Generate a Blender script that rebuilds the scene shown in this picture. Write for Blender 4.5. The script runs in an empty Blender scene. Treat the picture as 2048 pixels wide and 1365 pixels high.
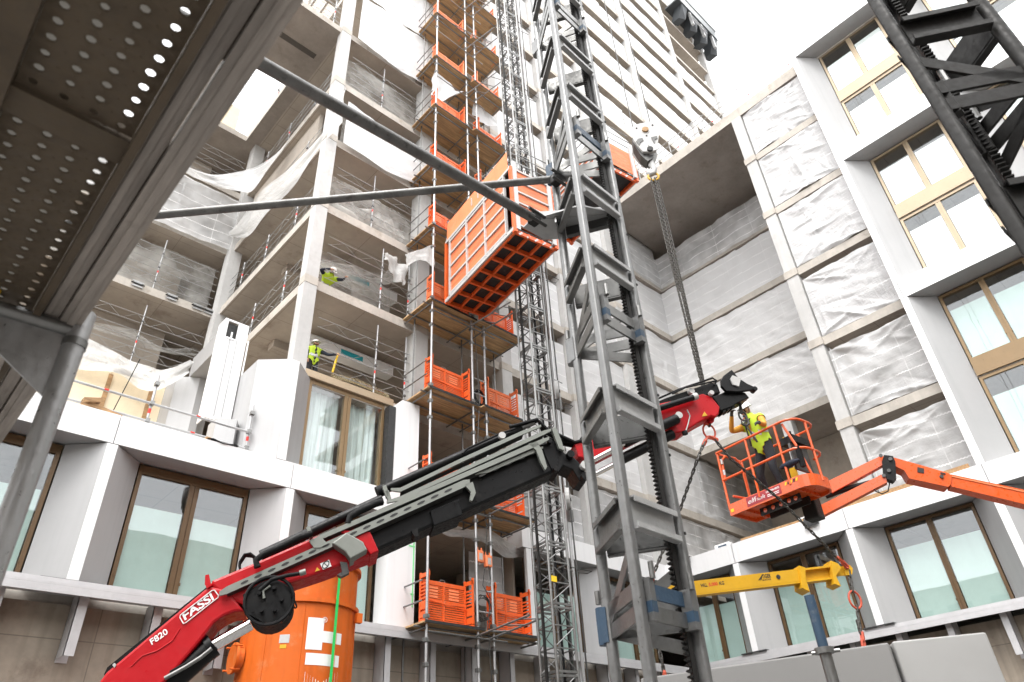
import bpy, bmesh, math, random
from mathutils import Vector, Matrix, noise
random.seed(7)
scene = bpy.context.scene
COL = scene.collection
# ------------------------------------------------------------------ camera
# eye at the origin, 1.7 m above the ground; X runs along the left facade,
# Y along the right facade, Z up (metres)
F = 1404.1
ROWS = (Vector((0.73658783, -0.67450072, -0.04987121)),
        Vector((-0.35235089, -0.44563232, 0.8229585)),
        Vector((0.57731033, 0.58860905, 0.56590827)))
cam = bpy.data.cameras.new('camera'); camo = bpy.data.objects.new('camera', cam); COL.objects.link(camo)
cam.sensor_width = 36.0; cam.lens = F*36/2048; cam.clip_start = 0.05; cam.clip_end = 2000
M = Matrix.Identity(4)
for i in range(3):
    M[i][0] = ROWS[0][i]; M[i][1] = ROWS[1][i]; M[i][2] = -ROWS[2][i]
camo.matrix_world = M
cam.dof.use_dof = True; cam.dof.focus_distance = 13.0; cam.dof.aperture_fstop = 5.6
scene.camera = camo
# ------------------------------------------------------------------ overcast sky + weak soft sun
SUN_EL, SUN_AZ = math.radians(58), math.radians(205)
w = bpy.data.worlds.new('World'); scene.world = w; w.use_nodes = True
nt = w.node_tree; nt.nodes.clear()
sky = nt.nodes.new('ShaderNodeTexSky'); sky.sky_type = 'NISHITA'; sky.sun_disc = False
sky.sun_elevation = SUN_EL; sky.sun_rotation = math.radians(90)-SUN_AZ; sky.dust_density = 4
hs = nt.nodes.new('ShaderNodeHueSaturation'); hs.inputs['Saturation'].default_value = 0.12
mx = nt.nodes.new('ShaderNodeMix'); mx.data_type = 'RGBA'; mx.inputs['Factor'].default_value = 0.8
mx.inputs['B'].default_value = (12.0, 12.0, 12.05, 1)      # even cloud cover
bg = nt.nodes.new('ShaderNodeBackground'); bg.inputs['Strength'].default_value = 0.1
out = nt.nodes.new('ShaderNodeOutputWorld')
nt.links.new(sky.outputs[0], hs.inputs['Color']); nt.links.new(hs.outputs[0], mx.inputs['A'])
nt.links.new(mx.outputs['Result'], bg.inputs['Color']); nt.links.new(bg.outputs[0], out.inputs[0])
sl = bpy.data.lights.new('sun', 'SUN'); sl.energy = 0.9; sl.angle = math.radians(25); sl.color = (1, 0.97, 0.93)
so = bpy.data.objects.new('sun', sl); COL.objects.link(so)
sd = Vector((math.cos(SUN_EL)*math.cos(SUN_AZ), math.cos(SUN_EL)*math.sin(SUN_AZ), math.sin(SUN_EL)))
so.rotation_euler = sd.to_track_quat('Z', 'Y').to_euler(); so.location = (0, 0, 40)
vs = scene.view_settings; vs.view_transform = 'Standard'; vs.look = 'None'; vs.exposure = 1.72; vs.gamma = 1.0
vs.use_curve_mapping = False
cy = scene.cycles; cy.use_denoising = True; cy.adaptive_threshold = 0.025; cy.max_bounces = 7; cy.diffuse_bounces = 4; cy.glossy_bounces = 3
cy.transmission_bounces = 4; cy.transparent_max_bounces = 8; cy.caustics_reflective = False; cy.caustics_refractive = False

# ------------------------------------------------------------------ placing helpers
def ray(px, py):
    a, b = (px-1024)/F, -(py-682.5)/F
    return ROWS[0]*a + ROWS[1]*b + ROWS[2]
def onY(px, py, y): d = ray(px, py); return d*(y/d.y)
def onX(px, py, x): d = ray(px, py); return d*(x/d.x)
def onZ(px, py, z): d = ray(px, py); return d*(z/d.z)
def PD(px, py, dep): return ray(px, py)*dep
class VPlane:
    """a real upright plane in the yard: through point P with horizontal direction D"""
    def __init__(s, P, Q):
        s.P = Vector(P); s.d = Vector((Q[0]-P[0], Q[1]-P[1], 0)).normalized()
        s.n = Vector((s.d.y, -s.d.x, 0))
        if s.n.dot(s.P) < 0: s.n = -s.n          # n points away from the eye
    def pt(s, px, py, off=0.0):
        d = ray(px, py); t = s.n.dot(s.P)/s.n.dot(d); return d*t + s.n*off
WLOC = {}
def finish(o, parent, origin):
    if parent is not None:
        o.parent = parent
    COL.objects.link(o)
class MB:
    def __init__(s): s.v = []; s.f = []; s.uv = None
    def add(s, vs, fs):
        n = len(s.v); s.v += [Vector(p) for p in vs]; s.f += [tuple(i+n for i in f) for f in fs]; return s
    def hexa(s, c):
        return s.add(c, [(0,3,2,1),(4,5,6,7),(0,1,5,4),(1,2,6,5),(2,3,7,6),(3,0,4,7)])
    def box(s, x0, x1, y0, y1, z0, z1):
        return s.hexa([(x0,y0,z0),(x1,y0,z0),(x1,y1,z0),(x0,y1,z0),(x0,y0,z1),(x1,y0,z1),(x1,y1,z1),(x0,y1,z1)])
    def obox(s, c, a, b, d):
        """box about centre c with half vectors a,b,d"""
        c, a, b, d = map(Vector, (c, a, b, d))
        return s.hexa([c-a-b-d, c+a-b-d, c+a+b-d, c-a+b-d, c-a-b+d, c+a-b+d, c+a+b+d, c-a+b+d])
    def beam(s, p, q, w, h, up=(0,0,1)):
        p, q = Vector(p), Vector(q); a = (q-p); L = a.length; a.normalize()
        sd = a.cross(Vector(up))
        if sd.length < 1e-4: sd = a.cross(Vector((1,0,0)))
        sd.normalize(); u = sd.cross(a)
        return s.obox((p+q)/2, a*L/2, sd*w/2, u*h/2)
    def cbox(s, x0, x1, y0, y1, z0, z1, c=0.01):
        """box with chamfered edges"""
        bm = bmesh.new(); 
        bmesh.ops.create_cube(bm, size=1)
        for v in bm.verts:
            v.co = Vector(((x0+x1)/2+v.co.x*(x1-x0), (y0+y1)/2+v.co.y*(y1-y0), (z0+z1)/2+v.co.z*(z1-z0)))
        bmesh.ops.bevel(bm, geom=bm.edges[:], offset=c, segments=2, affect='EDGES', profile=0.6)
        s.from_bm(bm); return s
    def from_bm(s, bm):
        bm.verts.index_update()
        s.add([v.co for v in bm.verts], [tuple(v.index for v in f.verts) for f in bm.faces]); bm.free()
    def tube(s, pts, r, n=8, caps=True, closed=False):
        pts = [Vector(p) for p in pts]; rings = []
        m = len(pts); prev = None
        rr = r if isinstance(r, (list, tuple)) else [r]*m
        for i, p in enumerate(pts):
            if closed: t = pts[(i+1) % m]-pts[i-1]
            else: t = pts[min(i+1, m-1)]-pts[max(i-1, 0)]
            if t.length < 1e-9: t = Vector((0,0,1))
            t.normalize()
            if prev is None:
                a = t.cross(Vector((0,0,1)))
                if a.length < 1e-3: a = t.cross(Vector((1,0,0)))
            else:
                a = prev - t*prev.dot(t)
                if a.length < 1e-4: a = t.cross(Vector((0,0,1)))
            a.normalize(); prev = a; b = t.cross(a)
            rings.append([p+(a*math.cos(2*math.pi*k/n)+b*math.sin(2*math.pi*k/n))*rr[i] for k in range(n)])
        vs = [q for rg in rings for q in rg]; fs = []
        for i in range(m if closed else m-1):
            j = (i+1) % m
            for k in range(n):
                fs.append((i*n+k, i*n+(k+1) % n, j*n+(k+1) % n, j*n+k))
        if caps and not closed:
            fs.append(tuple(range(n))[::-1]); fs.append(tuple((m-1)*n+k for k in range(n)))
        return s.add(vs, fs)
    def cyl(s, p, q, r, n=12): return s.tube([p, q], r, n)
    def prism(s, pts, ext):
        """closed polygon pts extruded by vector ext"""
        pts = [Vector(p) for p in pts]; ext = Vector(ext); n = len(pts)
        vs = pts+[p+ext for p in pts]
        fs = [tuple(range(n)), tuple(range(2*n-1, n-1, -1))]+[(i, i+n, (i+1) % n+n, (i+1) % n) for i in range(n)]
        return s.add(vs, fs)
    def fbox(s, fr, u0, u1, w0, w1, z0, z1):
        P = fr
        return s.hexa([P(u0,w0,z0),P(u1,w0,z0),P(u1,w1,z0),P(u0,w1,z0),P(u0,w0,z1),P(u1,w0,z1),P(u1,w1,z1),P(u0,w1,z1)])
    def grid(s, fn, nu, nv, uvs=None):
        vs = []; uv = []
        for j in range(nv+1):
            for i in range(nu+1):
                vs.append(fn(i/nu, j/nv)); uv.append((i/nu, j/nv))
        fs = [(j*(nu+1)+i, j*(nu+1)+i+1, (j+1)*(nu+1)+i+1, (j+1)*(nu+1)+i) for j in range(nv) for i in range(nu)]
        n = len(s.v)
        if uvs:
            s.uv = s.uv or {}
            for i, q in enumerate(uv): s.uv[n+i] = (q[0]*uvs[0], q[1]*uvs[1])
        return s.add(vs, fs)
    def build(s, name, mat, parent=None, smooth=False, label=None, cat=None, group=None, kind=None, recalc=True, base=None):
        me = bpy.data.meshes.new(name)
        if parent is not None: org = WLOC[parent]
        elif base is not None: org = Vector(base)
        else:
            xs = [p.x for p in s.v]; ys = [p.y for p in s.v]; zs = [p.z for p in s.v]
            org = Vector(((min(xs)+max(xs))/2, (min(ys)+max(ys))/2, min(zs)))
        me.from_pydata([p-org for p in s.v], [], s.f)
        if recalc:
            bm = bmesh.new(); bm.from_mesh(me); bmesh.ops.recalc_face_normals(bm, faces=bm.faces[:]); bm.to_mesh(me); bm.free()
        if smooth:
            for p in me.polygons: p.use_smooth = True
            if smooth is True: me.set_sharp_from_angle(angle=math.radians(40))
        if s.uv:
            ul = me.uv_layers.new(name='uv')
            for lp in me.loops: ul.data[lp.index].uv = s.uv.get(lp.vertex_index, (0, 0))
        me.materials.append(MAT[mat] if isinstance(mat, str) else mat); me.update()
        o = bpy.data.objects.new(name, me)
        if parent is not None: o.parent = parent
        else: o.location = org
        COL.objects.link(o); WLOC[o] = org
        return tag(o, label, cat, group, kind)
def tag(o, label=None, cat=None, group=None, kind=None):
    if label: o['label'] = label
    if cat: o['category'] = cat
    if group: o['group'] = group
    if kind: o['kind'] = kind
    return o
def thing(name, label, cat, loc, group=None):
    o = bpy.data.objects.new(name, None); o.empty_display_size = 0.2; o.location = loc; COL.objects.link(o)
    WLOC[o] = Vector(loc); return tag(o, label, cat, group)
def copy_tree(o, delta, parent=None, label=None, group=None, mats=None):
    c = o.copy(); COL.objects.link(c)
    if parent is not None: c.parent = parent
    else: c.location = o.location+Vector(delta)
    WLOC[c] = WLOC[o]+Vector(delta)
    if label: c['label'] = label
    if group: c['group'] = group
    for ch in [x for x in o.children if x is not c]: copy_tree(ch, delta, c)
    return c
ORD = ['lowest', 'second', 'third', 'fourth', 'fifth', 'sixth', 'seventh', 'eighth', 'ninth', 'tenth', 'eleventh',
       'twelfth', 'thirteenth', 'fourteenth', 'fifteenth', 'sixteenth', 'seventeenth', 'eighteenth', 'nineteenth']
# ------------------------------------------------------------------ materials
MAT = {}
class NG:
    def __init__(s, name):
        s.m = bpy.data.materials.new(name); s.m.use_nodes = True; s.t = s.m.node_tree; s.t.nodes.clear(); MAT[name] = s.m
        s.out = s.n('OutputMaterial')
    def n(s, t, **k):
        x = s.t.nodes.new('ShaderNode'+t)
        for a, b in k.items(): setattr(x, a, b)
        return x
    def l(s, a, b): s.t.links.new(a, b)
    def pos(s, scale=(1,1,1)):
        g = s.n('NewGeometry'); mp = s.n('Mapping'); mp.inputs['Scale'].default_value = scale
        s.l(g.outputs['Position'], mp.inputs['Vector']); return mp.outputs[0]
    def noise(s, vec, scale, detail=4, rough=0.55):
        x = s.n('TexNoise'); x.inputs['Scale'].default_value = scale; x.inputs['Detail'].default_value = detail
        x.inputs['Roughness'].default_value = rough; s.l(vec, x.inputs['Vector']); return x.outputs['Fac']
    def ramp(s, fac, a, b, lo=0.0, hi=1.0):
        x = s.n('MapRange'); x.inputs['From Min'].default_value = a; x.inputs['From Max'].default_value = b
        x.inputs['To Min'].default_value = lo; x.inputs['To Max'].default_value = hi; s.l(fac, x.inputs['Value']); return x.outputs[0]
    def mix(s, fac, a, b, mode='MIX'):
        x = s.n('Mix', data_type='RGBA', blend_type=mode)
        for k, v in (('Factor', fac), ('A', a), ('B', b)):
            if isinstance(v, (int, float)): x.inputs[k].default_value = v
            elif isinstance(v, tuple): x.inputs[k].default_value = v if len(v) == 4 else v+(1,)
            else: s.l(v, x.inputs[k])
        return x.outputs['Result']
    def math(s, op, a, b=0.0):
        x = s.n('Math', operation=op)
        for i, v in enumerate((a, b)):
            if isinstance(v, (int, float)): x.inputs[i].default_value = v
            else: s.l(v, x.inputs[i])
        return x.outputs[0]
def surf(name, col, rough=0.6, metal=0.0, var=0.12, scale=1.5, bump=0.15, bscale=60, dirt=0.0, dirtcol=(0.08,0.06,0.045),
         dscale=2.5, streak=0.0, spec=0.5, joints=None, coat=0.0, rvar=0.15, grain=None):
    g = NG(name); b = g.n('BsdfPrincipled'); g.l(b.outputs[0], g.out.inputs[0])
    p = g.pos()
    n1 = g.noise(p, scale, 5); n2 = g.noise(p, scale*9, 3)
    f = g.math('ADD', g.math('MULTIPLY', n1, 0.7), g.math('MULTIPLY', n2, 0.3))
    f = g.ramp(f, 0.3, 0.7)
    lo = tuple(c*(1-var) for c in col); hi = tuple(min(1, c*(1+var)) for c in col)
    c = g.mix(f, lo, hi)
    if grain:
        gn = g.noise(g.pos(grain), 1.0, 6, 0.65); c = g.mix(g.ramp(gn, 0.4, 0.62), c, tuple(x*0.62 for x in col))
    if streak:
        st = g.noise(g.pos((5, 5, 0.25)), 1.0, 4)
        c = g.mix(g.ramp(st, 0.5, 0.75, 0, streak), c, tuple(x*0.55 for x in col))
    if dirt:
        d = g.noise(p, dscale, 6, 0.7); c = g.mix(g.ramp(d, 0.56, 0.68, 0, dirt), c, dirtcol)
    if joints:
        jx, jy, ax = joints
        se = g.n('SeparateXYZ'); g.l(g.n('NewGeometry').outputs['Position'], se.inputs[0])
        ms = []
        for a, per in ((ax[0], jx), (ax[1], jy)):
            fr = g.math('FRACT', g.math('DIVIDE', se.outputs['XYZ'.index(a)], per))
            ms.append(g.math('LESS_THAN', g.math('ABSOLUTE', g.math('SUBTRACT', fr, 0.5)), 0.007*1.5/per))
        j = g.math('MAXIMUM', ms[0], ms[1])
        c = g.mix(g.math('MULTIPLY', j, 0.55), c, tuple(x*0.35 for x in col))
    g.l(c, b.inputs['Base Color'])
    g.l(g.ramp(n2, 0.3, 0.7, max(0.02, rough-rvar), min(1, rough+rvar)), b.inputs['Roughness'])
    b.inputs['Metallic'].default_value = metal
    b.inputs['Specular IOR Level'].default_value = spec
    if coat: b.inputs['Coat Weight'].default_value = coat; b.inputs['Coat Roughness'].default_value = 0.15
    if bump:
        bn = g.n('Bump'); bn.inputs['Strength'].default_value = bump; bn.inputs['Distance'].default_value = 0.01
        g.l(g.noise(p, bscale, 4), bn.inputs['Height']); g.l(bn.outputs[0], b.inputs['Normal'])
    return g
surf('concrete', (0.42,0.37,0.315), 0.85, var=0.22, scale=0.6, dirt=0.45, dirtcol=(0.2,0.16,0.12), dscale=0.9, bump=0.25)
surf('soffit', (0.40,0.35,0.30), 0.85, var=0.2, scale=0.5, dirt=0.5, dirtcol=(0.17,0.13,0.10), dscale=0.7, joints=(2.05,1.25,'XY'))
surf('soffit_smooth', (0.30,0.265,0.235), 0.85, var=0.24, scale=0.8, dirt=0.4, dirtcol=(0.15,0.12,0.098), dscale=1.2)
surf('column', (0.48,0.475,0.465), 0.8, var=0.13, scale=0.8, dirt=0.3, dirtcol=(0.34,0.32,0.3), streak=0.25)
surf('slab_edge', (0.45,0.415,0.37), 0.85, var=0.2, scale=1.2, dirt=0.6, dirtcol=(0.27,0.23,0.18), dscale=1.6, streak=0.3)
surf('base_concrete', (0.33,0.28,0.225), 0.88, var=0.24, scale=0.9, dirt=0.6, dirtcol=(0.17,0.13,0.1), dscale=1.0, streak=0.5, joints=(2.6,1.3,'XZ'))
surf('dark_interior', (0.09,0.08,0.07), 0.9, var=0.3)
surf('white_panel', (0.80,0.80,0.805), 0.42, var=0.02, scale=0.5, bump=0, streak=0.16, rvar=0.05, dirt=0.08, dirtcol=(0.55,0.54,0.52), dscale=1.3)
surf('shade_grey_panel', (0.41,0.41,0.413), 0.42, metal=0.1, var=0.04, scale=0.8, bump=0, streak=0.18, rvar=0.06)  # greyer copy of the white cladding, shade of splays and undersides painted in
surf('grey_box', (0.19,0.186,0.18), 0.55, var=0.06, scale=1.0, bump=0.02)
surf('light_box', (0.31,0.307,0.30), 0.55, var=0.06, scale=1.0, bump=0.02)
surf('bronze_dark', (0.115,0.066,0.028), 0.45, metal=0.2, var=0.08, scale=2, bump=0.03)
surf('bronze', (0.225,0.15,0.075), 0.42, metal=0.25, var=0.08, scale=2, bump=0.03)
surf('bronze_light', (0.40,0.315,0.215), 0.42, metal=0.25, var=0.05, scale=2, bump=0.03)
surf('film', (0.46,0.60,0.56), 0.6, var=0.07, scale=1.6, bump=0.6, bscale=3, streak=0.12)
surf('film_lit', (0.95,0.96,0.96), 0.6, var=0.03, scale=1.2, bump=0.5, bscale=3)  # lit copy of the same film: overexposure of the upper rows in its colour
surf('curtain', (0.72,0.80,0.78), 0.8, var=0.05, scale=1.2, bump=0.05, grain=(9,9,0.3))
surf('sill_alu', (0.52,0.515,0.525), 0.45, metal=0.2, var=0.08, scale=3, dirt=0.2, dirtcol=(0.36,0.35,0.34), dscale=4)
surf('plywood', (0.56,0.36,0.185), 0.75, var=0.16, scale=1.2, grain=(1.2,14,14), dirt=0.35, dirtcol=(0.24,0.15,0.08), dscale=1.3)
surf('pale_board', (0.80,0.68,0.49), 0.75, var=0.08, scale=2.0, dirt=0.25, dirtcol=(0.55,0.40,0.24), dscale=7, streak=0.10)
surf('timber', (0.45,0.27,0.13), 0.75, var=0.2, scale=3, grain=(2,12,12))
surf('orange', (0.74,0.115,0.02), 0.45, var=0.10, scale=2, dirt=0.4, dirtcol=(0.50,0.20,0.11), dscale=6, bump=0.05)
surf('orange_pale', (0.83,0.24,0.10), 0.6, var=0.14, scale=1.3, dirt=0.3, dirtcol=(0.72,0.36,0.24), dscale=2, bump=0.05, streak=0.15)
surf('orange_worn', (0.72,0.16,0.05), 0.6, var=0.14, scale=2, dirt=0.45, dirtcol=(0.55,0.24,0.14), dscale=4, bump=0.05)
surf('orange_ply', (0.80,0.20,0.075), 0.6, var=0.10, scale=1.3, dirt=0.2, dirtcol=(0.6,0.12,0.04), dscale=2, grain=(1.0,1.0,9))
surf('lift_orange', (0.68,0.095,0.012), 0.36, var=0.08, scale=2, dirt=0.35, dirtcol=(0.33,0.12,0.06), dscale=3, coat=0.3, bump=0.04)
surf('silo_orange', (0.61,0.12,0.012), 0.55, spec=0.3, var=0.13, scale=0.9, dirt=0.35, dirtcol=(0.55,0.26,0.12), dscale=2.4, streak=0.45, bump=0.04)
surf('red_paint', (0.43,0.005,0.010), 0.42, var=0.10, scale=2, dirt=0.2, dirtcol=(0.16,0.02,0.02), dscale=4, coat=0.05, bump=0.02, spec=0.25)
surf('black_paint', (0.005,0.005,0.0055), 0.42, spec=0.22, var=0.2, scale=3, dirt=0.2, dirtcol=(0.05,0.045,0.04), dscale=4, bump=0.04)
surf('rubber', (0.005,0.005,0.0055), 0.65, spec=0.2, var=0.2, scale=4, bump=0.1)
surf('alu', (0.205,0.216,0.195), 0.5, metal=0.3, var=0.1, scale=3, dirt=0.2, dirtcol=(0.22,0.21,0.18), dscale=4, bump=0.04)
surf('galv', (0.225,0.225,0.22), 0.4, metal=0.8, spec=0.4, var=0.2, scale=7, dirt=0.25, dirtcol=(0.10,0.097,0.09), dscale=5, bump=0.06, rvar=0.12)
surf('galv_light', (0.42,0.422,0.425), 0.42, metal=0.6, var=0.12, scale=6, dirt=0.2, dirtcol=(0.35,0.34,0.33), dscale=5)
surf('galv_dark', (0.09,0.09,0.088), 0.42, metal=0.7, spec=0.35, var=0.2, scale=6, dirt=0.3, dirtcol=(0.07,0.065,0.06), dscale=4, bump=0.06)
surf('old_tube', (0.165,0.163,0.158), 0.45, metal=0.6, var=0.35, scale=9, dirt=0.7, dirtcol=(0.06,0.057,0.052), dscale=14, bump=0.15, bscale=90)
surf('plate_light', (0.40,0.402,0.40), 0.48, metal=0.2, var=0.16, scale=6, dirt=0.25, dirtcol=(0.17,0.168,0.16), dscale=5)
surf('leg_steel', (0.20,0.201,0.20), 0.42, metal=0.6, var=0.2, scale=6, dirt=0.35, dirtcol=(0.08,0.078,0.072), dscale=7, bump=0.08)
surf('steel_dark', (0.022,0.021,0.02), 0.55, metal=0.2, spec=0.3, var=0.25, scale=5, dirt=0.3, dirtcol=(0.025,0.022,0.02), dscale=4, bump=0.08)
surf('deck_steel', (0.115,0.088,0.060), 0.6, metal=0.1, spec=0.3, var=0.3, scale=5, dirt=0.5, dirtcol=(0.06,0.05,0.04), dscale=5, bump=0.12)
surf('deck_beam', (0.43,0.385,0.345), 0.65, metal=0.1, spec=0.3, var=0.2, scale=3, dirt=0.4, dirtcol=(0.15,0.12,0.10), dscale=4, bump=0.08, grain=(30,2,30))
surf('blue_paint', (0.03,0.062,0.105), 0.5, var=0.25, scale=5, dirt=0.4, dirtcol=(0.2,0.2,0.2), dscale=9)
surf('chrome', (0.75,0.75,0.75), 0.12, metal=1.0, var=0.05, bump=0)
surf('chain', (0.07,0.066,0.06), 0.5, metal=0.4, var=0.25, scale=8)
surf('chain_pale', (0.05,0.045,0.038), 0.5, metal=0.4, var=0.3, scale=8)
surf('red_chain', (0.55,0.09,0.045), 0.5, var=0.2, scale=6)
surf('yellow', (0.62,0.34,0.012), 0.45, var=0.10, scale=2.5, dirt=0.25, dirtcol=(0.42,0.24,0.05), dscale=3, streak=0.15)
surf('white_paint', (0.80,0.80,0.79), 0.5, var=0.04)
surf('off_white', (0.46,0.455,0.445), 0.55, var=0.12, scale=4, dirt=0.4, dirtcol=(0.25,0.24,0.22), dscale=3)
surf('black_print', (0.02,0.02,0.02), 0.6, var=0.05)
surf('red_print', (0.62,0.035,0.02), 0.5, var=0.05)
surf('maroon', (0.33,0.025,0.035), 0.5, var=0.05)
surf('green_strap', (0.02,0.52,0.10), 0.6, var=0.08)
surf('green_tape', (0.20,0.72,0.28), 0.6, var=0.08)
surf('teal', (0.02,0.38,0.45), 0.6, var=0.08)
surf('yellow_tool', (0.85,0.55,0.02), 0.5, var=0.05)
surf('red_clip', (0.70,0.03,0.02), 0.5, var=0.05)
surf('asphalt', (0.16,0.155,0.15), 0.9, var=0.25, scale=0.8)
surf('felt', (0.05,0.05,0.052), 0.9, var=0.2)
surf('navy', (0.010,0.014,0.03), 0.8, var=0.2, scale=9, bump=0.3, bscale=30)
surf('work_trousers', (0.014,0.015,0.02), 0.85, var=0.25, scale=9, bump=0.4, bscale=25)
surf('hivis', (0.48,0.66,0.03), 0.7, var=0.06, scale=9, bump=0.3, bscale=30)
surf('jacket', (0.60,0.28,0.035), 0.8, var=0.1, scale=9, bump=0.5, bscale=22)
surf('skin', (0.50,0.28,0.19), 0.55, var=0.06, scale=9, bump=0.05)
surf('helmet', (0.82,0.82,0.80), 0.35, var=0.03)
surf('reflective', (0.55,0.56,0.57), 0.4, metal=0.3, var=0.05)
surf('dark_hair', (0.03,0.022,0.018), 0.8, var=0.1)
surf('net', (0.35,0.36,0.37), 0.8, var=0.1)
surf('screen_black', (0.045,0.05,0.055), 0.6, var=0.3, scale=1.0)
surf('screen_grey', (0.42,0.44,0.45), 0.6, var=0.15, scale=1.0)
surf('duct', (0.75,0.66,0.45), 0.25, metal=0.85, var=0.1)
# window glass: clear coat of reflection over a see-through pane
def glass(name, refl=0.22, tint=(0.80,0.86,0.85)):
    g = NG(name); tr = g.n('BsdfTransparent'); tr.inputs[0].default_value = tint+(1,)
    gl = g.n('BsdfGlossy'); gl.inputs['Roughness'].default_value = 0.015; gl.inputs['Color'].default_value = (0.95,0.97,1,1)
    lw = g.n('LayerWeight'); lw.inputs['Blend'].default_value = 0.5
    bn = g.n('Bump'); bn.inputs['Strength'].default_value = 0.03; bn.inputs['Distance'].default_value = 0.05
    g.l(g.noise(g.pos(), 0.8, 2), bn.inputs['Height']); g.l(bn.outputs[0], gl.inputs['Normal'])
    f = g.math('ADD', g.math('MULTIPLY', g.math('POWER', lw.outputs['Facing'], 4.0), 0.85), refl*0.45)
    ms = g.n('MixShader'); g.l(f, ms.inputs[0]); g.l(tr.outputs[0], ms.inputs[1]); g.l(gl.outputs[0], ms.inputs[2])
    g.l(ms.outputs[0], g.out.inputs[0])
glass('glass', 0.15, (0.96,0.98,0.975)); glass('clear_panel', 0.1)
# plastic sheeting: diffuse + translucent + see-through, woven tapes in the print of the sheet (uv in metres)
def sheet(name, col, clear, band=0.5, bandw=0.045, bandmix=0.9, wr=0.5, gloss=0.25, vert=0.0, patch=0.5):
    g = NG(name); uv = g.n('UVMap', uv_map='uv'); se = g.n('SeparateXYZ'); g.l(uv.outputs[0], se.inputs[0])
    wob = g.math('MULTIPLY', g.math('SUBTRACT', g.noise(uv.outputs[0], 0.8, 2), 0.5), 0.06)
    tooth = g.math('MULTIPLY', g.math('SINE', g.math('MULTIPLY', se.outputs[0], 58.0)), 0.010)
    yv = g.math('ADD', g.math('ADD', se.outputs[1], wob), tooth)
    fr = g.math('ABSOLUTE', g.math('SUBTRACT', g.math('FRACT', g.math('DIVIDE', yv, band)), 0.5))
    bm = g.math('LESS_THAN', fr, bandw*0.5/band)
    if vert:
        fx = g.math('ABSOLUTE', g.math('SUBTRACT', g.math('FRACT', g.math('DIVIDE', g.math('ADD', se.outputs[0], 0.3), vert)), 0.5))
        bm = g.math('MAXIMUM', bm, g.math('MULTIPLY', g.math('LESS_THAN', fx, 0.018/vert), 0.5))
    bm = g.math('MULTIPLY', g.math('MULTIPLY', bm, bandmix), g.ramp(g.noise(uv.outputs[0], 1.1, 2), 0.38, 0.6, 0.15, 1.0))
    # wrinkles
    mp = g.n('Mapping'); mp.inputs['Scale'].default_value = (0.9, 2.6, 1); mp.inputs['Rotation'].default_value = (0,0,0.5)
    g.l(uv.outputs[0], mp.inputs[0])
    w1 = g.noise(mp.outputs[0], 1.6, 7, 0.6)
    mp2 = g.n('Mapping'); mp2.inputs['Scale'].default_value = (3.0, 1.0, 1); mp2.inputs['Rotation'].default_value = (0,0,-0.6)
    g.l(uv.outputs[0], mp2.inputs[0]); w2 = g.noise(mp2.outputs[0], 1.7, 6, 0.6)
    rid = g.math('ADD', g.math('ABSOLUTE', g.math('SUBTRACT', w1, 0.5)), g.math('ABSOLUTE', g.math('SUBTRACT', w2, 0.5)))
    bn = g.n('Bump'); bn.inputs['Strength'].default_value = wr; bn.inputs['Distance'].default_value = 0.12
    g.l(rid, bn.inputs['Height'])
    pr = g.n('BsdfPrincipled'); g.l(g.mix(bm, col, (0.95,0.95,0.95)), pr.inputs['Base Color']); pr.inputs['Roughness'].default_value = 0.38
    pr.inputs['Specular IOR Level'].default_value = gloss*2; g.l(bn.outputs[0], pr.inputs['Normal'])
    tl = g.n('BsdfTranslucent'); tl.inputs[0].default_value = col+(1,); g.l(bn.outputs[0], tl.inputs['Normal'])
    m1 = g.n('MixShader'); m1.inputs[0].default_value = 0.25; g.l(pr.outputs[0], m1.inputs[1]); g.l(tl.outputs[0], m1.inputs[2])
    tp = g.n('BsdfTransparent'); tp.inputs[0].default_value = (0.97,0.98,0.98,1)
    cv = g.noise(uv.outputs[0], 0.7, 3)
    cf = g.math('MULTIPLY', g.ramp(cv, 0.35, 0.65, clear*(1-patch), min(0.95, clear*(1+patch))), g.math('SUBTRACT', 1.0, bm))
    m2 = g.n('MixShader'); g.l(cf, m2.inputs[0]); g.l(m1.outputs[0], m2.inputs[1]); g.l(tp.outputs[0], m2.inputs[2])
    g.l(m2.outputs[0], g.out.inputs[0])
sheet('sheet_white', (0.76,0.76,0.765), 0.03, band=0.55, bandmix=0.12, wr=0.3)
sheet('sheet_bay', (0.70,0.70,0.705), 0.08, band=0.62, bandmix=0.85, vert=1.45, wr=0.5, patch=0.5)
sheet('sheet_milky', (0.84,0.84,0.842), 0.08, band=0.56, bandmix=1.0, bandw=0.06, vert=2.05, wr=0.25, patch=0.3)
sheet('sheet_clear', (0.78,0.782,0.785), 0.36, band=0.5, bandmix=0.95, vert=2.1, wr=0.3, patch=0.5)
sheet('sheet_thin', (0.85,0.85,0.84), 0.32, band=9, bandmix=0, wr=0.8)
sheet('net_thin', (0.66,0.65,0.62), 0.60, band=9, bandmix=0, wr=0.4, gloss=0.05)

def translucent(name, col):
    g = NG(name); t = g.n('BsdfTranslucent'); d = g.n('BsdfDiffuse'); t.inputs[0].default_value = col+(1,); d.inputs[0].default_value = col+(1,)
    m = g.n('MixShader'); m.inputs[0].default_value = .6; g.l(d.outputs[0], m.inputs[1]); g.l(t.outputs[0], m.inputs[2]); g.l(m.outputs[0], g.out.inputs[0])
translucent('hole_glow_film', (0.36, 0.35, 0.33))  # translucent film added above the decks so their holes glow grey
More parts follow.
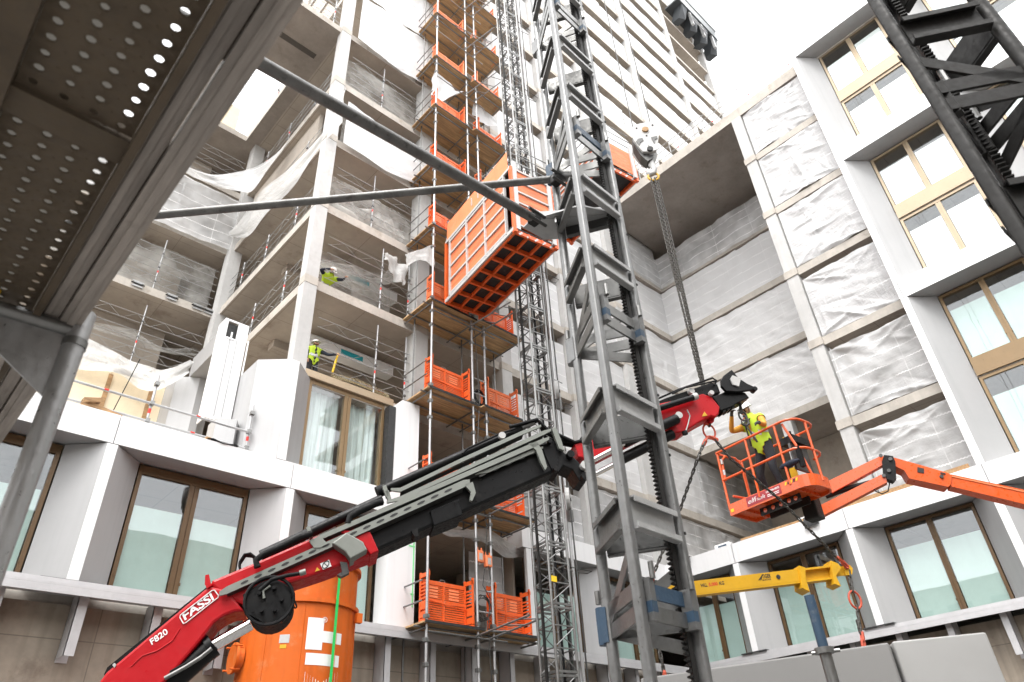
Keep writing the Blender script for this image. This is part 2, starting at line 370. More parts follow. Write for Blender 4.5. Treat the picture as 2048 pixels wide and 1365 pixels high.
# ================================================================== THE SETTING
MB().add([(-300,-300,-1.7),(300,-300,-1.7),(300,300,-1.7),(-300,300,-1.7)], [(0,1,2,3)]).build('ground', 'asphalt', kind='structure', recalc=False)
YP, YC, XR, XC, XB, XL = 16.0, 15.5, 23.2, 22.4, 27.5, 7.1
H = 3.31
def SB(k): return 13.78+H*k            # underside of floor slab k
ST = 0.34
def ST_(k): return SB(k)+ST            # finished top of slab k
P1 = lambda u, w_, z: Vector((u, YP-w_, z))       # long facade of the tower block (u = X)
PR = lambda u, w_, z: Vector((XR-w_, u, z))       # facade of the right wing (u = Y)
tower = thing('concrete_tower', 'tall unfinished concrete tower block with scaffold lift landings and plastic sheeting', 'building', (20, 20, -1.7))
wing = thing('office_wing', 'right wing, half bare concrete and half clad in white panels with tall windows', 'building', (26, 2, -1.7))
# ---- tower slabs
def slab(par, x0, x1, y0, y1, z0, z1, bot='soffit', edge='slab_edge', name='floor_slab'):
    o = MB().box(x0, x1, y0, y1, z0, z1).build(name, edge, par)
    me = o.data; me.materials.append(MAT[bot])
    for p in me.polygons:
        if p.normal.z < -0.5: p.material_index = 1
    return o
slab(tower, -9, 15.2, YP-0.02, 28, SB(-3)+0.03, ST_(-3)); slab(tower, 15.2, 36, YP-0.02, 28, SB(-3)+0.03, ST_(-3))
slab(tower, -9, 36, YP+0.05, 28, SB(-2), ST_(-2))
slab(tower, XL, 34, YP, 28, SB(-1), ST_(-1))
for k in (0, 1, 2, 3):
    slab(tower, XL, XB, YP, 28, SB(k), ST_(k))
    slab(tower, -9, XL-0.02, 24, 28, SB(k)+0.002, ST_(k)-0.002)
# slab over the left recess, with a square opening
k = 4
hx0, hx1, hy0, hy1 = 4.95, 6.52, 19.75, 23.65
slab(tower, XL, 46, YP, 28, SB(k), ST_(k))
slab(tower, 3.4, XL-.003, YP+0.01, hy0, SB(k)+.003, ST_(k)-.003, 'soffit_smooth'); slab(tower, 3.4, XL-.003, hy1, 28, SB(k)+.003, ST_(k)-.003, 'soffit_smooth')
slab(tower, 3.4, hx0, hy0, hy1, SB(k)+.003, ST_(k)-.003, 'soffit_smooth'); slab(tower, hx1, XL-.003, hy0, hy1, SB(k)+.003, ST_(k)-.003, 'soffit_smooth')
KT = 17
for k in range(5, KT):
    slab(tower, XL, 45.6, YP, 19, SB(k), ST_(k)); slab(tower, 9.5, 45.6, 19.001, 28, SB(k), ST_(k))
# slot cut in the recess soffit
MB().box(5.05, 6.75, 17.55, 17.8, SB(4)-0.012, SB(4)+0.002).build('soffit_slot', 'dark_interior', tower)
# ---- tower columns
def column(par, x0, x1, y0, y1, z0, z1, rings=True):
    m = MB().box(x0, x1, y0, y1, z0, z1)
    o = m.build('column', 'column', par)
    if rings:
        for k in range(-1, 9):
            if z0-0.1 < SB(k) < z1: MB().box(x0-.012, x1+.012, y0-.012, y1-.05, SB(k)+.02, ST_(k)-.02).build('column_collar', 'slab_edge', o)
    return o
CX = [11.1, 14.98, 18.85, 22.8]
column(tower, XL-.12, XL+.30, YP-.12, YP+.25, 10.75, SB(KT-1))
column(tower, CX[0], CX[0]+.5, YP-.12, YP+.45, 10.9, SB(KT-1))
for x in CX[1:]: column(tower, x, x+.5, YP-.12, YP+.45, ST_(-2), SB(KT-1))
for x in (30.0, 37.9, 45.0): column(tower, x, x+.55, YP-.1, YP+.45, 27.5, SB(KT-1))
for x in (26.7,): column(tower, x, x+.5, YP+.5, YP+.95, 7.5, SB(KT-1), False)
column(tower, 6.95, 7.45, 23.55, 24.1, 7.5, SB(4), False)
column(tower, 15.0, 15.45, 17.2, 17.7, ST_(-3), SB(4), False)
# walls inside (stair core and rear), keep the depth of the floors dark
MB().box(9.5, 46, 27.9, 28.2, -1.7, 64).build('rear_wall', 'concrete', tower)
MB().box(-9, 9.49, 27.9, 28.2, -1.7, 27).build('rear_wall', 'concrete', tower)
MB().box(16.2, 26.5, 21.5, 27.8, 4.2, 60).build('core_wall', 'concrete', tower)
MB().box(9.6, 14.2, 23.4, 27.7, 4.2, 60).build('core_wall', 'concrete', tower)
MB().box(7.35, 7.5, 17.6, 23.3, ST_(2), SB(3)).build('core_wall', 'concrete', tower)
MB().box(-9, 6.0, 26.2, 26.5, 13.9, 27.0).build('rear_wall', 'concrete', tower)
# downstand beams in ceilings
for k in range(0, 5):
    MB().box(XL+.6, CX[0], 19.2, 19.6, SB(k)-.28, SB(k)+.001).build('ceiling_beam', 'soffit', tower)
# white service ducts with teal stickers under two ceilings
for k in (0, 1):
    d = MB().box(8.3, 11.6, 17.9, 18.3, SB(k)-.62, SB(k)-.22).build('service_duct', 'white_paint', tower)
    MB().box(9.5, 10.35, 17.89, 17.9, SB(k)-.52, SB(k)-.34).build('sticker', 'teal', d)
# ---- low concrete base and dark ground floor
def base(par, fr, u0, u1, step, off):
    MB().fbox(fr, u0, u1, -.15, .12, 1.65, 3.86).build('base_wall', 'base_concrete', par)
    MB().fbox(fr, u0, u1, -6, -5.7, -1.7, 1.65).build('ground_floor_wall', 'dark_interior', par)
    MB().fbox(fr, u0, u1, -5.7, -.16, 1.66, 1.9).build('ground_floor_ceiling', 'soffit', par)
    s = MB().fbox(fr, u0, u1, .12, .83, 4.02, 4.07).fbox(fr, u0, u1, .78, .832, 3.88, 4.018).fbox(fr, u0, u1, .70, .781, 4.072, 4.15)
    s.build('sill_channel', 'sill_alu', par)
    u = off
    while u < u1-.2:
        b = MB().fbox(fr, u-.10, u-.085, .12, .58, 2.9, 3.99).fbox(fr, u-.10, u+.10, .12, .14, 2.85, 3.99).fbox(fr, u-.10, u+.08, .565, .58, 2.9, 3.99)
        br = b.build('facade_bracket', 'sill_alu', par)
        bo = MB()
        for zz in (3.05, 3.45):
            bo.cyl(fr(u+.05, .14, zz), fr(u+.05, .19, zz), .03, 6)
        bo.build('bolt', 'steel_dark', br)
        u += step
base(tower, P1, -9, XR, 1.37, -8.9)
base(wing, PR, -9, YP-.3, 1.37, -8.35)
for x in (-3, 1.5, 6, 10.6, 15, 19):
    MB().box(x, x+.45, YP+.3, YP+.75, -1.7, 1.66).build('ground_column', 'base_concrete', tower)
# ---- cladding: splayed pilasters, fascia bands, windows
def pilaster(par, fr, u, z0, z1, w1=.62, half=.11, spread=.75, mat='white_panel', left=True, right=True, wb=.02):
    for sgn in (-1, 1):
        if (sgn < 0 and not left) or (sgn > 0 and not right): continue
        n = 3
        m = MB()
        a0, a1 = (u+sgn*half, w1), (u+sgn*spread, wb)
        t = .03
        pts = [fr(a0[0], a0[1], z0), fr(a1[0], a1[1], z0), fr(a1[0]-sgn*t, a1[1]-t, z0), fr(a0[0]-sgn*t, a0[1]-t, z0)]
        m.prism(pts, (0, 0, z1-z0)).build('pilaster_side_panel', 'shade_grey_panel', par)
    m = MB().fbox(fr, u-half+.003, u+half-.003, w1-.10, w1+.004, z0, z1)
    return m.build('pilaster_front_panel', mat, par)
def fascia(par, fr, us, w0, w1, z0, z1, soff='shade_grey_panel'):
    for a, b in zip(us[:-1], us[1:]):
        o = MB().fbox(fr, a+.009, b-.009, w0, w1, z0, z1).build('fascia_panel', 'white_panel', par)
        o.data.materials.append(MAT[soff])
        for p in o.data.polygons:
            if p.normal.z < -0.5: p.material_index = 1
def window(par, fr, u0, u1, z0, z1, film='film', fh=.70, fm='bronze', w=.0, cur=False, mw=.17, top=.09):
    m = MB()
    f = .085
    m.fbox(fr, u0, u0+f, w-.14, w+.02, z0, z1).fbox(fr, u1-f, u1, w-.14, w+.02, z0, z1)
    m.fbox(fr, u0+f, u1-f, w-.14, w+.018, z0, z0+f).fbox(fr, u0+f, u1-f, w-.14, w+.018, z1-top, z1)
    wd = m.build('window', fm, par)
    um = (u0+u1)/2
    mu = MB().fbox(fr, um-mw/2, um-.012, w-.12, w+.012, z0+f, z1-top).fbox(fr, um+.012, um+mw/2, w-.12, w+.012, z0+f, z1-top)
    mu.fbox(fr, um-.012, um+.012, w-.12, w-.005, z0+f, z1-top).build('mullion', fm, wd)
    for uu in (u0+f-.02, um-mw/2, um+mw/2, u1-f+.02):
        MB().fbox(fr, uu-.018, uu+.018, w+.0125, w+.03, z0+.4, z0+.46).build('hinge', fm, wd)
    for a, b in ((u0+f, um-mw/2), (um+mw/2, u1-f)):
        MB().fbox(fr, a, b, w-.035, w-.02, z0+f, z1-top).build('pane', 'glass', wd)
        zt = z0+f+(z1-z0)*fh
        if cur:
            m = MB(); n = 40
            m.grid(lambda s, t: fr(a+s*(b-a), w-.30+.03*math.sin(s*(b-a)*34+math.sin(t*3+a)), z0+f+t*(z1-top-z0-f)), 60, 4)
            m.build('curtain', 'curtain', wd, smooth='all', recalc=False)
        elif fh > 0:
            MB().fbox(fr, a+.02, b-.02, w-.065, w-.05, z0+f+.02, zt+random.uniform(-.12, .08)).build('frosted_film', film, wd)
    return wd
PX = [-5.15, -1.05, 3.12, 7.2]
# tower, low row between sill and first fascia
Z0, Z1, ZB = 4.14, 7.02, 7.70
for x in PX[1:]:
    if x < 7: pilaster(tower, P1, x, Z0, Z1)
pilaster(tower, P1, 7.2, Z0, Z1)
for a, b in zip(PX[:-1], PX[1:]): window(tower, P1, a+.78, b-.78, Z0, Z1-.03, fh=.66, mw=.22, top=.2, fm='bronze_dark')
window(tower, P1, 7.98, 10.05, Z0, Z1-.03, fh=.66, mw=.22, top=.2, fm='bronze_dark')
fascia(tower, P1, [-9, -5.15, -1.05, 3.12, 7.2, 10.98], -.15, .62, Z1+.02, ZB)
MB().fbox(P1, 10.10, 10.98, .1, .62, Z0, Z1).build('end_panel', 'white_panel', tower)
# wall end panel of the window bay, two storeys, beside the hoist opening
MB().fbox(P1, 10.36, 10.98, .1, .62, ZB+.005, 10.62).build('end_panel', 'white_panel', tower)
MB().fbox(P1, 10.12, 10.34, .05, .3, ZB+.005, 10.5).build('end_rebate', 'black_print', tower)
g1 = MB().fbox(P1, 10.90, 10.935, .622, .628, 4.7, 6.5).fbox(P1, 10.75, 10.95, .6285, .6295, 6.25, 6.29).fbox(P1, 10.85, 10.95, .6285, .6295, 5.0, 5.04)
g1.build('green_tape', 'green_tape', tower)
# upper window of the corner bay and the big corner pilaster
window(tower, P1, 7.62, 10.12, ZB+.02, 10.62, cur=True, fm='bronze', mw=.22, top=.12)
MB().fbox(P1, 7.4, 10.36, -.1, .12, 10.63, 10.85).build('window_head', 'bronze_light', tower)
m = MB(); zc0, zc1 = ZB+.008, 10.62
plan = [(6.05, -1.2), (6.05, .05), (6.72, .62), (6.98, .62), (7.62, .02), (7.62, -.3)]
def planprism(par, fr, pl, z0, z1, name, mat):
    return MB().prism([fr(a, b, z0) for a, b in pl], (0, 0, z1-z0)).build(name, mat, par)
o = planprism(tower, P1, plan, zc0, zc1, 'corner_pilaster', 'shade_grey_panel')
MB().fbox(P1, 6.73, 6.97, .60, .627, zc0, zc1).build('pilaster_front_panel', 'white_panel', o)
# low row right of the hoist opening
window(tower, P1, 15.7, 18.15, Z0, Z1-.03, fh=.66, fm='bronze_dark')
pilaster(tower, P1, 15.25, Z0, Z1, left=False, spread=.4); pilaster(tower, P1, 18.9, Z0, Z1)
window(tower, P1, 19.68, 21.9, Z0, Z1-.03, fh=.66, fm='bronze_dark')
fascia(tower, P1, [15.0, 18.9, XC-.004], -.15, .62, Z1+.02, ZB)
# ---- the right wing
for k in (-2, -1, 0, 1, 2, 3):
    slab(wing, XR, 36, -14, 7.42, SB(k)+.01, ST_(k)+.01)
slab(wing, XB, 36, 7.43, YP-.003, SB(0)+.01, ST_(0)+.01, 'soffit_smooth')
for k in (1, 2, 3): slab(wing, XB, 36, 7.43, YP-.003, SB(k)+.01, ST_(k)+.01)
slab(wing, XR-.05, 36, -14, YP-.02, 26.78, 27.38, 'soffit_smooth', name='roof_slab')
slab(wing, XR-.1, 36, 7.43, YP-.35, SB(-2)-.002, ST_(-2)-.002)
column(wing, XR-.08, XR+.40, 7.45, 7.92, 7.55, 26.78, False)
for k in range(-1, 4): MB().box(XR-.12, XR+.3, 7.42, 7.96, SB(k)+.02, ST_(k)+.0).build('column_collar', 'slab_edge', wing)
MB().box(33.5, 33.8, -14, YP, -1.7, 27).build('rear_wall', 'concrete', wing)
MB().box(30.5, 33.4, 3, 12.5, ST_(-2), SB(0)).build('core_wall', 'concrete', wing)
MB().box(30.0, 33.4, -14, 15, 14.2, 26.7).build('core_wall', 'concrete', wing)
for z0, z1 in ((7.5, 10.5),): 
    column(wing, 27.4, 27.85, 11.2, 11.65, 7.5, SB(0), False)
RU = [12.5, 8.40, 4.28, 0.18, -3.92, -8.0]
RZ = [(Z0, Z1), (ZB, 13.62), (14.32, 20.22), (20.94, 26.86)]
for i, (z0, z1) in enumerate(RZ):
    us = RU if i == 0 else RU[2:]
    if i == 0:
        window(wing, PR, 13.2, 14.95, z0, z1-.03, fh=.66, fm='bronze_dark')
        pilaster(wing, PR, 12.5, z0, z1, w1=.8)
    for a, b in zip(us[:-1], us[1:]):
        if b > -5: pilaster(wing, PR, b, z0, z1, w1=.8)
        if i > 0 and a == us[0]:
            MB().fbox(PR, a+.108, a+.12, -.2, .79, z0, z1).build('pilaster_return', 'white_panel', wing)
            pilaster(wing, PR, a, z0, z1, w1=.8, right=False)
        elif i > 0: pass
        u0, u1 = b+.78, a-.78
        fl = ('film', 'film', 'film_lit', 'film_lit')[i]
        if i == 0: window(wing, PR, u0, u1, z0, z1-.03, fh=.70, fm='bronze_dark')
        else:
            zm = z0+(z1-z0)*.47
            fm = 'bronze' if i == 1 else 'bronze_light'
            window(wing, PR, u0, u1, z0, zm-.02, film=fl, fh=.76, fm=fm)
            window(wing, PR, u0, u1, zm+.58, z1-.03, film=fl, fh=.70, fm=fm)
            MB().fbox(PR, u0, u1, -.1, .07, zm+.03, zm+.575).build('spandrel_panel', fm, wing)
for i in range(4):
    z0 = (Z1, 13.62, 20.22, 26.86)[i]+.02; z1 = (ZB, 14.32, 20.94, 27.6)[i]-.003
    if i == 0: fascia(wing, PR, [YC-.02]+RU+[-12.1], -.2, .8, z0, z1)
    else: fascia(wing, PR, RU[2:]+[-12.1], -.2, .803, z0, z1)
    if i: MB().fbox(PR, 4.271, 4.40, -.2, .803, z0, z1).build('fascia_return', 'white_panel', wing)
# dark rooms behind the windows
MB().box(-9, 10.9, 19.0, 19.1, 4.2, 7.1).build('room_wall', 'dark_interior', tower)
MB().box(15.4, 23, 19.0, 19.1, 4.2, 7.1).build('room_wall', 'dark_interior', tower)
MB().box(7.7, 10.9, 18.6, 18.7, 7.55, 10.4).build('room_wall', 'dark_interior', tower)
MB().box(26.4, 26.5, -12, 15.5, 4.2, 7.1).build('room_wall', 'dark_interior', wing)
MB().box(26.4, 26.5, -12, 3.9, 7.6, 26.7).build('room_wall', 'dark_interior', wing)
MB().box(10.95, 11.06, 16.2, 19.0, 4.2, 10.4).build('room_wall', 'concrete', tower)
MB().box(15.3, 15.38, 16.2, 19.0, 4.2, 7.1).build('room_wall', 'concrete', tower)
# black cover strips at pilaster feet
for x in (3.12,): MB().fbox(P1, x-.55, x+.55, .3, .69, 4.155, 4.18).build('felt_flap', 'felt', tower)
for y in (8.4, 12.5): MB().fbox(PR, y-.4, y+.5, .3, .86, 4.155, 4.185).build('felt_flap', 'felt', wing)
# ---- left recess: boards closing two storeys, clad band along the side
bw = 1.36
x = -4.0; i = 0
while x < 5.9:
    MB().box(x+.006, min(x+bw, 5.95)-.006, 23.86-.02*(i % 2), 23.9, 7.5, 13.45+.06*(i % 3)).build('board_panel', 'pale_board', tower)
    if i % 1 == 0 and x > -4: MB().box(x-.07, x+.07, 23.80, 23.835, 7.5, 13.3).build('board_batten', 'timber', tower)
    x += bw; i += 1
MB().box(6.45, XL-.01, 20.5, 23.2, 13.72, 14.55).build('recess_fascia', 'shade_grey_panel', tower)
planprism(tower, lambda a, b, z: Vector((a, b, z)), [(5.95, 23.84), (6.1, 23.3), (6.75, 22.9), (7.0, 22.9), (7.0, 23.84)], 7.5, 13.7, 'inner_pilaster', 'shade_grey_panel')
MB().box(6.7, 6.85, 18.2, 22.85, 7.6, 9.6).build('board_panel', 'pale_board', tower)
# parapet boards and floor above the recess
MB().box(3.5, 4.6, 19.0, 19.1, ST_(4), SB(5)-.6).build('infill_board', 'pale_board', tower)
MB().box(4.6, 6.2, 24.6, 24.66, ST_(4)+.8, SB(5)-.3).build('infill_board', 'pale_board', tower)

# ---- unseen buildings added to shade the lower floors and mirror in the panes
def far_block(label, x0, x1, y0, y1, zt, face):
    t = thing('added_building', label, 'building', ((x0+x1)/2, (y0+y1)/2, -1.7))
    MB().box(x0, x1, y0, y1, -1.7, zt).build('wall', 'slab_edge', t)
    z = 1.5
    while z < zt-2.5:
        a0, a1 = (x0, x1) if face == 'y' else (y0, y1); a = a0+1.2
        while a < a1-2:
            if face == 'y': MB().box(a, a+1.9, y1+.01, y1+.05, z, z+1.9).build('window', 'dark_interior', t)
            else: MB().box(x1+.01, x1+.05, a, a+1.9, z, z+1.9).build('window', 'dark_interior', t)
            a += 3.3
        z += 3.3
far_block('unseen building added across the yard for shade, mirrored in the low left windows', -22, 40, -28, -17, 17, 'y')
far_block('unseen building added across the yard for shade, mirrored in the low right windows', -34, -23, -16, 30, 15, 'x')
# ================================================================== PLASTIC SHEETING
def drape_fn(fr, u0, u1, z0, z1, w, amp, seed, sagt=0.0, sagb=0.0, skew=0.0, nc=None):
    ox, oy = seed*13.7, seed*7.3; rr = random.Random(seed)
    L, Hh = u1-u0, z1-z0
    cr = []
    for i in range(nc or int(5+L*Hh*1.3)):
        # folds pulled from the fixing points on the edges
        if rr.random() < .7:
            pu, pv = rr.choice((0, L, L*rr.random())), rr.choice((0, Hh))
        else: pu, pv = L*rr.random(), Hh*rr.random()
        an = rr.gauss(0, .38)+(math.pi if pu > L*.6 else 0)
        if rr.random() < .22: an += rr.choice((-1, 1))*rr.uniform(.5, 1.2)
        if pv <= 0 and math.sin(an) < 0: an = -an
        if pv >= Hh and math.sin(an) > 0: an = -an
        cr.append((pu, pv, math.cos(an), math.sin(an), rr.uniform(.5, 2.4), rr.uniform(.025, .09), rr.uniform(-.5, 1.0)*amp*.75))
    def fn(s, t):
        u = u0+s*L; v = t*Hh
        d = amp*.8*noise.noise(Vector((u*.8+ox, v*.9+oy, seed)))+amp*.35*noise.noise(Vector((u*1.9+oy, v*3.0-u*.8, ox)))
        for (pu, pv, ca, sa, ln, wd, A) in cr:
            du, dv = s*L-pu, v-pv; al = du*ca+dv*sa
            if al < -.05 or al > ln: continue
            di = abs(-du*sa+dv*ca)/(wd*(.5+al/ln))
            if di < 3.2: d += A*math.exp(-di)*math.sin(math.pi*min(1, (al+.05)/(ln+.05))**.6)
        edge = min(1, 6*min(s, 1-s))*.7+.3
        z = z0+v
        z += (-sagt*(4*s*(1-s))*t if sagt else 0)+(-sagb*4*s*(1-s)*(1-t) if sagb else 0)
        z += (.05*noise.noise(Vector((u*1.7+ox, v*.3, oy)))+.02*noise.noise(Vector((u*6+ox, v*.3, oy))))*(1 if t in (0, 1) else .5)
        return fr(u+skew*(1-t), w+d*edge, z)
    return fn
def hang(fr, u0, u1, z0, z1, mat, label, group, seed, w=-.12, amp=.09, nu=None, nv=None, **k):
    nu = nu or max(8, int((u1-u0)*11)); nv = nv or max(6, int((z1-z0)*12))
    m = MB().grid(drape_fn(fr, u0, u1, z0, z1, w, amp, seed, **k), nu, nv, (u1-u0, z1-z0))
    o = m.build('plastic_sheet', mat, smooth='all', recalc=False, label=label, cat='plastic sheet', group=group)
    return o
FL = {-2: 'first', -1: 'second', 0: 'third', 1: 'fourth', 2: 'fifth', 3: 'sixth', 4: 'seventh', 5: 'eighth', 6: 'ninth', 7: 'tenth', 8: 'eleventh',
      9: 'twelfth', 10: 'thirteenth', 11: 'fourteenth', 12: 'fifteenth', 13: 'sixteenth', 14: 'seventeenth', 15: 'eighteenth', 16: 'nineteenth'}
seed = 1
GS = 'sheets closing the tower facade'
bays = [(CX[1]+.52, CX[2]-.02, 'bay right of the hoist mast'), (CX[2]+.52, CX[3]-.02, 'second bay right of the hoist mast'), (CX[3]+.52, XB+.12, 'bay at the inner corner')]
for k in range(-2, KT-1):
    lo = k < 4
    for i, (a, b, nm) in enumerate(bays):
        seed += 1
        top = SB(k+1)-(.08 if lo and i else random.uniform(.35, .75) if lo else random.uniform(.55, .8))
        m_ = ('sheet_clear' if k == -2 else 'sheet_milky') if lo else 'sheet_white'
        hang(P1, a, b, ST_(k)+.03-(0.25 if random.random() < .15 else 0), top, m_,
             f'sheet closing the {nm}, {FL[k]} floor above the band', GS, seed, w=-.14, amp=.07)
    if k >= 4:
        for a, b, nm in ((XB+.1, 29.95, 'tower bay beside the inner corner'), (30.6, 37.85, 'middle tower bay over the wing roof'), (38.5, 44.9, 'end tower bay under the dark screen')):
            seed += 1
            if k >= 13 and a > 38: continue
            hang(P1, a, b, ST_(k)+.02, SB(k+1)-random.uniform(.6, .95), 'sheet_white', f'white sheet, {nm}, {FL[k]} floor above the band', GS, seed, w=-.10, amp=.06, nu=22, nv=8)
# hoist opening, high floors, loose sheets behind the landings
for k in range(3, 10):
    seed += 1
    hang(P1, CX[0]+.55, CX[1]-.05, ST_(k)+.05, SB(k+1)-(.35 if k % 2 else .8), 'sheet_white', f'white sheet behind the hoist landing on the {FL[k]} floor above the white band', 'sheets behind the hoist landings', seed, w=-.3, amp=.14, sagb=.25)
# corner bay
hang(P1, XL+.58, CX[0]+.1, ST_(4)-.25, SB(5)+.05, 'sheet_white', 'large white sheet stretched over the corner bay above the recess ceiling level', 'corner bay sheets', 301, w=.16, amp=.10, sagb=.15)
hang(P1, XL+.58, CX[0]+.1, ST_(5)-.2, SB(6)+.1, 'sheet_white', 'white sheet over the topmost corner bay in view', 'corner bay sheets', 302, w=.16, amp=.10)
for k in range(6, 10): hang(P1, XL+.58, CX[0], ST_(k), SB(k+1)-.2, 'sheet_white', f'white sheet over the corner bay, {FL[k]} floor above the white band', 'corner bay sheets', 310+k, w=.1, amp=.1)
m = MB()
base_f = drape_fn(P1, XL+.5, CX[0]+.05, 20.55, 23.2, .2, .07, 303)
def f3(s, t):
    p = base_f(s, t); tl = 22.85-1.05*s+.18*math.sin(s*3.1); bl = 20.50+.12*s-.16*math.sin(s*3.1)+.04*math.sin(s*9)
    p.z = bl+(tl-bl)*t+.02*math.sin(s*23)*t; return p
m.grid(f3, 34, 20, (4, 2.6)); m.build('plastic_sheet', 'sheet_white', smooth='all', recalc=False, label='loose white sheet sagging across the corner bay behind the steel brace', cat='plastic sheet', group='corner bay sheets')
# right wing
GW = 'sheets closing the bare bays of the wing'
for j, k in enumerate(range(-2, 4)):
    seed += 1
    hang(PR, 4.45, 7.40, ST_(k)+.04, (SB(k+1) if k < 3 else 26.78)-(.05 if k > 0 else .28), ('sheet_clear', 'sheet_clear', 'sheet_bay', 'sheet_bay', 'sheet_bay', 'sheet_bay')[j],
         f'crumpled sheet beside the white cladding, {FL[k]} floor above the white band', GW, seed, w=-.02, amp=.12, nu=64, nv=56, nc=26+j*3)
PB = lambda u, w_, z: Vector((XB-w_, u, z))
for k in (0, 1, 2):
    for (a, b, nm) in ((7.3, 11.5, 'set back half bay behind the bare column'), (11.38, 16.2, 'set back half bay at the inner corner')):
        seed += 1
        hang(PB, a, b, ST_(k)+.02, SB(k+1)-.06, 'sheet_milky', f'banded sheet, {nm}, {FL[k]} floor above the band', GW, seed, w=-.12+(.04 if a > 9 else 0), amp=.10, sagb=.06, nu=50, nv=40, nc=26)
seed += 1
hang(PB, 7.3, 16.1, ST_(3)-.25, SB(4)-1.1, 'sheet_clear', 'long clear sheet with pale bands under the dark roof soffit', GW, seed, w=.1, amp=.14, nu=90, nv=24, nc=40)
hang(P1, 23.4, XB, ST_(3)-.2, SB(4)-1.15, 'sheet_clear', 'clear sheet of the tower just under the dark roof soffit', GS, 331, w=.08, amp=.08)
for k in (-1, -2):
    hang(P1, XB-.2, 33.4, ST_(k)+.02, SB(k+1)-.1, 'sheet_clear', f'banded clear sheet behind the lift basket, {FL[k]} floor above the white band', GS, 335+k, w=-.1, amp=.10)
MB().box(33.5, 33.8, YP+.01, 27.8, -1.7, 27).build('rear_wall', 'concrete', tower)
# left recess
hang(lambda u, w_, z: Vector((u, 23.9-w_, z)), 1.2, 7.1, 20.5, 23.3, 'sheet_clear', 'clear sheet with white bands hanging on the back wall of the recess', 'sheets in the left recess', 340, w=.15, amp=.10, nu=50, nv=24, sagb=.12)
def strip(name, pts_top, pts_bot, n, m_, label, mat, amp, sd):
    def itp(P, s):
        x = s*(len(P)-1); i = min(int(x), len(P)-2); f = x-i
        q = [P[max(i-1, 0)], P[i], P[i+1], P[min(i+2, len(P)-1)]]; q = [Vector(a) for a in q]
        return .5*((2*q[1])+(-q[0]+q[2])*f+(2*q[0]-5*q[1]+4*q[2]-q[3])*f*f+(-q[0]+3*q[1]-3*q[2]+q[3])*f**3)
    def fn(s, t):
        a, b = itp(pts_top, s), itp(pts_bot, s); p = b.lerp(a, t)
        nrm = noise.noise(Vector((s*5+sd, t*2.4, sd)))*amp; return p+Vector((nrm*.5, -nrm, nrm*.5))
    return MB().grid(fn, n, m_, (5, 2)).build('plastic_sheet', mat, smooth='all', recalc=False, label=label, cat='plastic sheet', group='sheets in the left recess')
# long loose sheet along the edge of the side floors
strip('s', [onX(690, 175, 6.9), onX(648, 262, 6.9), onX(575, 340, 6.8), onX(520, 385, 6.7), onX(470, 455, 6.75), onX(440, 468, 6.8)],
      [onX(685, 245, 7.0), onX(640, 295, 7.0), onX(590, 370, 6.95), onX(535, 425, 6.9), onX(500, 470, 6.9), onX(478, 476, 6.9)], 40, 12,
      'long loose white sheet trailing along the side floor edges of the recess', 'sheet_thin', .12, 3)
strip('s', [onY(367, 330, 22), onY(400, 342, 22), onY(440, 348, 22), onY(500, 338, 21.4), onY(550, 310, 20.5), onY(592, 262, 19.6)],
      [onY(366, 336, 22), onY(400, 360, 22), onY(440, 375, 22), onY(480, 383, 21.4), onY(505, 382, 20.8), onY(530, 345, 20.2)], 36, 10,
      'loose clear sheet sagging like a hammock across the recess', 'sheet_clear', .10, 5)
strip('s', [onY(150, 670, 23.6), onY(200, 690, 23.5), onY(250, 715, 23.5), onY(300, 735, 23.4), onY(340, 738, 23.0), onY(384, 718, 22.6)],
      [onY(145, 735, 23.5), onY(195, 742, 23.3), onY(245, 752, 23.3), onY(285, 780, 23.2), onY(330, 775, 22.9), onY(380, 745, 22.6)], 50, 12,
      'thin crumpled sheet slung along the top of the pale boards', 'sheet_thin', .16, 8)
strip('s', [onY(160, 640, 25.2), onY(240, 655, 25.2), onY(320, 690, 25.2), onY(395, 700, 25.2)],
      [onY(165, 655, 25.2), onY(240, 675, 25.2), onY(320, 705, 25.2), onY(395, 715, 25.2)], 20, 6,
      'dusty net rolled loosely behind the open floor over the boards', 'net_thin', .2, 9)
# nets behind rails of corner bay
hang(P1, XL+.6, CX[0], ST_(0)+.4, SB(1)-.2, 'net_thin', 'thin dust net hanging behind the leaning worker, third floor', 'dust nets', 353, w=-1.6, amp=.2, sagb=.2)
hang(P1, XL+.6, CX[0], ST_(2)-.1, SB(3)-.4, 'net_thin', 'thin dust net of the corner bay behind the loose white sheet', 'dust nets', 354, w=-.3, amp=.16)
hang(P1, XL+.6, CX[0], ST_(3), SB(4)-.6, 'net_thin', 'thin dust net behind the rails of the corner bay, sixth floor', 'dust nets', 350, w=-.5, amp=.10)
hang(P1, XL+.6, CX[0], ST_(1), SB(2)-1.0, 'net_thin', 'thin dust net behind the rails of the corner bay, fourth floor', 'dust nets', 351, w=-.5, amp=.16)
hang(lambda u, w_, z: Vector((u, 24.4-w_, z)), -2, 6.9, ST_(1), SB(2)-.4, 'net_thin', 'dust net behind the back rails of the recess', 'dust nets', 352, w=-.3, amp=.12)
strip('s', [onY(640, 520, 17), onY(700, 530, 17), onY(760, 548, 17), onY(800, 520, 16.3)], [onY(640, 530, 17), onY(700, 550, 17), onY(760, 568, 17), onY(805, 565, 16.3)], 24, 8,
      'beige dust net slung under the ceiling above the leaning worker', 'net_thin', .12, 11)
strip('s', [onY(812, 508, 15.3), onY(840, 500, 15.0), onY(868, 488, 14.7)], [onY(812, 535, 15.3), onY(840, 520, 15.0), onY(868, 535, 14.7)], 14, 8,
      'scrap of white sheet tied between the column and the lift cage', 'sheet_thin', .08, 13)
